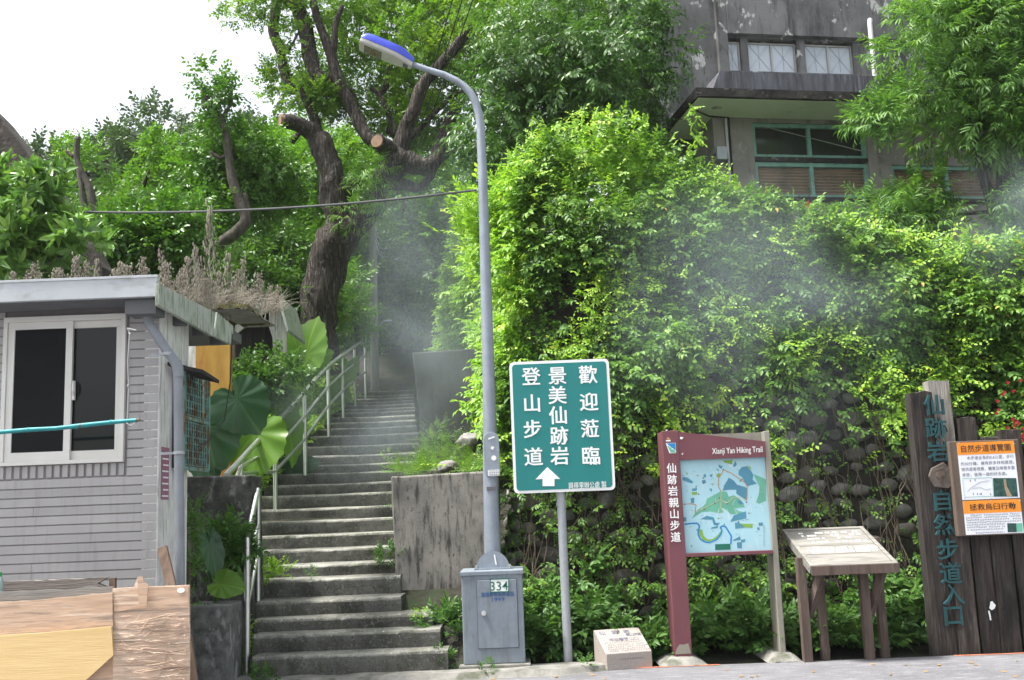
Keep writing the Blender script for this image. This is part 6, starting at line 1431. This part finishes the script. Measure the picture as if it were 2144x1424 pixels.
tree('tree', 'thin pruned tree with two dark leaning bare stems left of the round bush', [(225, 462, 18), (200, 440, 17), (188, 395, 15), (168, 355, 13), (160, 325, 12), (163, 287, 12)], 17.5, pxclumps([(130, 290), (200, 300), (190, 350), (150, 350)], 18.2, 18.8, 5, .2, .32, 380), 'ivy', 'l_bright', (.8, 1.2), limbs=[[(160, 325, 9), (150, 326, 8), (138, 316, 6)], [(180, 450, 14), (172, 400, 13), (164, 350, 9)], [(230, 455, 14), (200, 447, 14), (165, 455, 10)]])
tree('tree', 'round glossy bush of bright leaves just above the roof weeds', [(300, 620, 20), (302, 560, 18), (300, 500, 12)], 15.2, pxclumps([(225, 470), (270, 445), (360, 440), (400, 480), (415, 560), (390, 600), (220, 600)], 14.6, 15.8, 42, .24, .4, 480), 'ivy', 'l_ivy', (.95, 1.35), down=.1)
tree('tree', 'small bright sunlit tree with upright shoots behind the round bush', [(302, 470, 16), (305, 420, 14), (300, 390, 11), (318, 350, 7)], 19.0, pxclumps([(245, 390), (300, 350), (310, 290), (335, 300), (350, 340), (400, 360), (385, 420), (265, 420)], 18.4, 19.6, 26, .16, .30, 560), 'ivy', 'l_bright', (.9, 1.2), up=.7)
bgk = 'background trees on the hillside'
def bgt(label, poly, Y, n, r0, r1, per, kind, leaf, scl, trunk):
    return tree('tree', label, trunk, (Y[0] + Y[1]) / 2, pxclumps(poly, Y[0], Y[1], n, r0, r1, per), kind, leaf, scl, bgk)
bgt('broad dark green tree on the skyline left of the big trunk', [(190, 360), (260, 290), (310, 250), (360, 262), (420, 330), (440, 450), (180, 470)], (32, 37), 46, .7, 1.3, 75, 'far', 'l_far', (.9, 1.3), [(310, 520, 24), (312, 400, 20), (318, 280, 12)])
bgt('hazy olive tree on the skyline at the far left', [(90, 350), (130, 330), (170, 325), (210, 310), (230, 340), (230, 480), (100, 480)], (34, 39), 24, .6, 1.1, 75, 'far', 'l_far', (.9, 1.3), [(150, 520, 22), (155, 400, 18), (150, 300, 10)])
bgt('pale skyline tree between the tufted stem and the big trunk', [(400, 330), (440, 290), (480, 275), (550, 285), (600, 320), (610, 430), (420, 450)], (30, 35), 36, .6, 1.1, 80, 'far', 'l_far', (.85, 1.2), [(510, 520, 22), (512, 400, 18), (505, 280, 10)])
bgt('light green tree showing right behind the leaning big trunk', [(570, 300), (640, 260), (690, 300), (700, 520), (600, 560), (560, 430)], (24, 28), 36, .5, .9, 110, 'camphor', 'l_bright', (1.3, 1.9), [(630, 650, 22), (635, 500, 18), (628, 350, 10)])
bgt('dark leafy tree low on the slope left of the big trunk', [(480, 480), (640, 500), (640, 640), (560, 640), (490, 600)], (20, 23), 30, .4, .75, 160, 'mid', 'l_mid', (1.0, 1.5), [(570, 720, 24), (572, 600, 18), (568, 520, 10)])
bgt('green tree behind the fork of the big trunk above the utility pole', [(700, 320), (900, 330), (1000, 380), (960, 520), (830, 560), (710, 500)], (28.5, 32), 54, .55, .95, 100, 'camphor', 'l_bright', (1.3, 1.9), [(840, 640, 24), (838, 500, 18), (845, 380, 10)])
bgt('shady tree overhanging the dark top of the stairs', [(760, 500), (930, 480), (900, 620), (870, 640), (790, 620), (750, 580)], (29, 32), 34, .55, .95, 110, 'mid', 'l_mid', (1.3, 1.8), [(850, 790, 24), (852, 650, 20), (845, 540, 12)])
bgt('dark tree closing the path beyond the top step', [(740, 640), (880, 640), (885, 800), (740, 800)], (31, 34), 40, .5, .95, 110, 'camphor', 'l_bright', (1.4, 1.9), [(800, 830, 24), (805, 720, 20), (800, 640, 12)])
bgt('young tree with drooping yellowish shoots between big trunk and utility pole', [(710, 590), (745, 580), (752, 640), (748, 700), (715, 700)], (22, 24), 16, .22, .36, 240, 'mid', 'l_bright', (.9, 1.3), [(745, 790, 16), (748, 690, 12), (750, 600, 7)])
bgt('leafy tree on the bank left below the big trunk', [(590, 600), (650, 590), (650, 720), (600, 700)], (21.3, 22.8), 18, .3, .5, 240, 'mid', 'l_mid', (.8, 1.2), [(620, 780, 16), (622, 690, 12), (620, 620, 7)])
bgt('shaded tree between the ivy stem and sloping dark wall', [(180, 430), (260, 420), (420, 420), (480, 560), (470, 620), (180, 620)], (21, 25), 44, .45, .85, 120, 'mid', 'l_mid', (1.1, 1.6), [(340, 700, 22), (342, 560, 18), (338, 450, 10)])
# ------------------------------------------------------------------ dried flower spikes on the roof
def spike(h, n, seed):
    r = random.Random(seed); mb = MB(); mb.cur = .4
    lean = (r.uniform(-.06, .06), r.uniform(-.05, .05)); pts = [Vector((lean[0] * h * (i / 6) ** 2 * 3, lean[1] * h * (i / 6) * 2, h * i / 6)) for i in range(7)]
    mb.tube(pts, [.008, .007, .006, .005, .004, .003, .002], 5)
    for i in range(n):
        t = .22 + .78 * i / n; k = t * 6; a = pts[min(5, int(k))].lerp(pts[min(6, int(k) + 1)], k - int(k)); l = (.10 * (1 - t) + .022) * r.uniform(.7, 1.2)
        az = i * 2.4; d = Vector((math.cos(az), math.sin(az), .75)).normalized(); mb.cur = r.random()
        mb.tube([a, a + d * l * .5 + Vector((0, 0, -.006)), a + d * l], [.002, .0018, .001], 3, False)
        for q in range(3):
            p = a + d * l * (.55 + .22 * q); e = .0062 * r.uniform(.7, 1.3); o = Vector((r.gauss(0, .006), r.gauss(0, .006), r.gauss(0, .006)))
            mb.ball(p + o, (e * .8, e * .8, e * 1.5), 1)
    return mb
spk = 'dried flower spikes on the mossy roof'
protos = []
for i, (h, n) in enumerate(((.34, 34), (.42, 44), (.52, 58), (.28, 26))):
    t = thing('dried_weed', 'tall dry brown flower spike standing on the roof of the house', 'dried weed', (0, 0, 0), spk)
    m_ = spike(h, n, 30 + i).build('flower_spike', M['dry'], t); protos.append((t, h))
rr = random.Random(17); roofz = rz1 - .05
spots = []
for px, py, hpx in ((440, 440, 150), (1, 1, 0), (345, 545, 95), (352, 525, 110), (395, 540, 100), (412, 520, 115), (425, 535, 100), (440, 560, 90), (478, 535, 110), (510, 545, 105), (290, 545, 60), (225, 560, 45), (200, 545, 60), (160, 540, 70), (182, 545, 60), (55, 555, 40), (255, 550, 55), (268, 556, 50), (130, 560, 45), (365, 560, 80), (380, 565, 80), (455, 570, 90), (495, 570, 85), (530, 575, 80), (548, 590, 70), (565, 600, 60), (405, 575, 80), (470, 590, 70), (575, 615, 60), (345, 585, 50), (430, 590, 70), (520, 600, 60), (240, 565, 40), (310, 562, 45), (100, 565, 40), (72, 568, 36), (30, 570, 34), (585, 600, 60), (555, 620, 45)):
    if hpx: spots.append((px, py, hpx))
for i, (px, py, hpx) in enumerate(spots):
    Y = (9.0 + rr.random() * .9) if px < 340 else float(np.interp(px, [340, 480, 590], [9.2, 10.8, 12.3])) + rr.uniform(-.1, .3)
    top_ = P(px, py, Y); hz_ = max(.2, top_.z - (roofz if px < 480 else cz)) if px < 500 else hpx * MPX(Y) * 1.1
    pr, h = protos[i % 4]
    if i < 4: o = pr; ch = None
    else:
        o = pr.copy(); C.objects.link(o)
        for c_ in list(pr.children): d = c_.copy(); C.objects.link(d); d.parent = o
    o.location = (top_.x, Y, top_.z - hz_); o.scale = (.9 + .5 * rr.random(),) * 2 + (hz_ / h,); o.rotation_euler = (0, 0, rr.uniform(0, 6.28))
# straw tangle and greenery at the rear roof edge
mb = MB(); rr = random.Random(19)
for i in range(520):
    px = rr.uniform(380, 592); Y = float(np.interp(px, [340, 480, 590], [9.6, 10.8, 12.0])) + rr.uniform(-.1, .3); a = P(px, float(np.interp(px, [380, 500, 592], [640, 640, 650])) + rr.uniform(-6, 6), Y); mb.cur = rr.random()
    d = Vector((rr.gauss(.05, .5), rr.gauss(-.1, .3), rr.uniform(.1, 1))).normalized(); l = rr.uniform(.12, .34); mb.tube([a, a + d * l * .5 + Vector((0, 0, .02)), a + d * l + Vector((rr.gauss(0, .05), 0, -.04))], [.002, .0018, .001], 3, False)
tag(mb.build('straw', M['dry']), 'tangled dry straw matted over the mossy rear roof edge', 'straw', kind='stuff')
# ------------------------------------------------------------------ flowers, fallen leaves
def flower(c, r, label, name='flower', cat='flower', group=None):
    c = Vector(c); mb = MB()
    for k in range(5):
        a = k * 1.2566; d = Vector((math.cos(a), -.25, math.sin(a))); e = Vector((-math.sin(a), 0, math.cos(a)))
        mb.add([c, c + d * r * .6 + e * r * .42, c + d * r + Vector((0, -.3 * r, 0)), c + d * r * .6 - e * r * .42], [(0, 1, 2, 3)])
    mb.tube([c, c + Vector((.1 * r, -r * 1.1, .1 * r))], .12 * r, 6)
    return tag(mb.build(name, M['red']), label, cat, group)
flower(P(1690, 429, 12.55), .055, 'single red hibiscus flower on the hedge top under the teal window')
rr = random.Random(2)
for i in range(26):
    x, y = (rr.uniform(2108, 2144), rr.uniform(870, 925)) if i < 18 else (rr.uniform(2060, 2144), rr.uniform(770, 870))
    flower(P(x, y, 11.6 + rr.uniform(-.12, .1)), .022, 'small red tubular flower hanging among leaves above the notice board', group='red flowers above the notice board')
for i in range(24):
    x, y = rr.uniform(1000, 2144), rr.uniform(1372, 1420); q = G(x, y, .006); a = rr.uniform(0, 6.28); r = rr.uniform(.025, .05)
    if q.y > 10.25: q.y = 10.25 - rr.random() * .5
    tag(MB().add([q + Vector((math.cos(a) * r, math.sin(a) * r, .012)), q + Vector((math.cos(a + 1.4) * r * .5, math.sin(a + 1.4) * r * .5, .002)), q - Vector((math.cos(a) * r, math.sin(a) * r, -.008)), q - Vector((math.cos(a + 1.4) * r * .5, math.sin(a + 1.4) * r * .5, -.001))], [(0, 1, 2, 3)]).build('fallen_leaf', M['fallen']), 'dry yellow brown leaf fallen on the asphalt', 'leaf', 'fallen leaves on the road')

# ================================================================== drifting smoke
def smoke(label, c, r, dens, scale, seed):
    m = bpy.data.materials.new('smoke'); m.use_nodes = True; N, L = m.node_tree.nodes, m.node_tree.links
    N.remove(N['Principled BSDF']); pv = N.new('ShaderNodeVolumePrincipled'); pv.inputs['Color'].default_value = (.78, .89, 1, 1); pv.inputs['Anisotropy'].default_value = .3
    tc = N.new('ShaderNodeTexCoord'); ln = N.new('ShaderNodeVectorMath'); ln.operation = 'LENGTH'; mp = N.new('ShaderNodeMapping'); mp.inputs['Scale'].default_value = (1 / r[0], 1 / r[1], 1 / r[2])
    L.new(tc.outputs['Object'], mp.inputs[0]); L.new(mp.outputs[0], ln.inputs[0])
    fo = N.new('ShaderNodeMapRange'); fo.interpolation_type = 'SMOOTHSTEP'; fo.inputs[1].default_value = 1.0; fo.inputs[2].default_value = .15; L.new(ln.outputs['Value'], fo.inputs[0])
    nt = N.new('ShaderNodeTexNoise'); nt.inputs['Scale'].default_value = scale; nt.inputs['Detail'].default_value = 2; nt.inputs['Distortion'].default_value = .6
    m2 = N.new('ShaderNodeMapping'); m2.inputs['Location'].default_value = (seed, seed * 2, 0); L.new(tc.outputs['Object'], m2.inputs[0]); L.new(m2.outputs[0], nt.inputs['Vector'])
    nr = N.new('ShaderNodeMapRange'); nr.inputs[1].default_value = .34; nr.inputs[2].default_value = .68; L.new(nt.outputs['Fac'], nr.inputs[0])
    mu = N.new('ShaderNodeMath'); mu.operation = 'MULTIPLY'; L.new(fo.outputs[0], mu.inputs[0]); L.new(nr.outputs[0], mu.inputs[1])
    m3 = N.new('ShaderNodeMath'); m3.operation = 'MULTIPLY'; L.new(mu.outputs[0], m3.inputs[0]); m3.inputs[1].default_value = dens; L.new(m3.outputs[0], pv.inputs['Density'])
    L.new(pv.outputs[0], N['Material Output'].inputs['Volume'])
    mb = MB().ball(c, r, 3); o = mb.build('smoke', m, base=c); tag(o, label, 'smoke', kind='stuff'); return o
smoke('pale drifting smoke hanging over the upper stairs', P(905, 640, 15.2), (1.5, 1.3, 3.0), .24, .7, 3)
smoke('bluish smoke drifting across the creepers behind the lamp and signs', P(1600, 650, 11.2), (2.3, .75, 2.1), .30, .75, 9)
smoke('thin smoke drifting at the right edge before the twin trunked tree', P(2110, 500, 12.2), (.9, .7, 1.3), .5, .9, 15)
smoke('faint smoke low over the middle flight of stairs', P(760, 860, 14.0), (1.6, 1.2, 1.3), .22, .8, 21)

# ================================================================== faint haze
hm = bpy.data.materials.new('haze'); hm.use_nodes = True; N, L = hm.node_tree.nodes, hm.node_tree.links
N.remove(N['Principled BSDF']); pv = N.new('ShaderNodeVolumePrincipled'); pv.inputs['Color'].default_value = (.95, .97, 1, 1); pv.inputs['Density'].default_value = .0003; pv.inputs['Anisotropy'].default_value = .2
L.new(pv.outputs[0], N['Material Output'].inputs['Volume'])
tag(MB().mm(-300, 300, -300, 300, -3, 45).build('haze', hm, base=(0, 0, 0)), 'thin even haze paling the far trees', 'haze', kind='stuff')
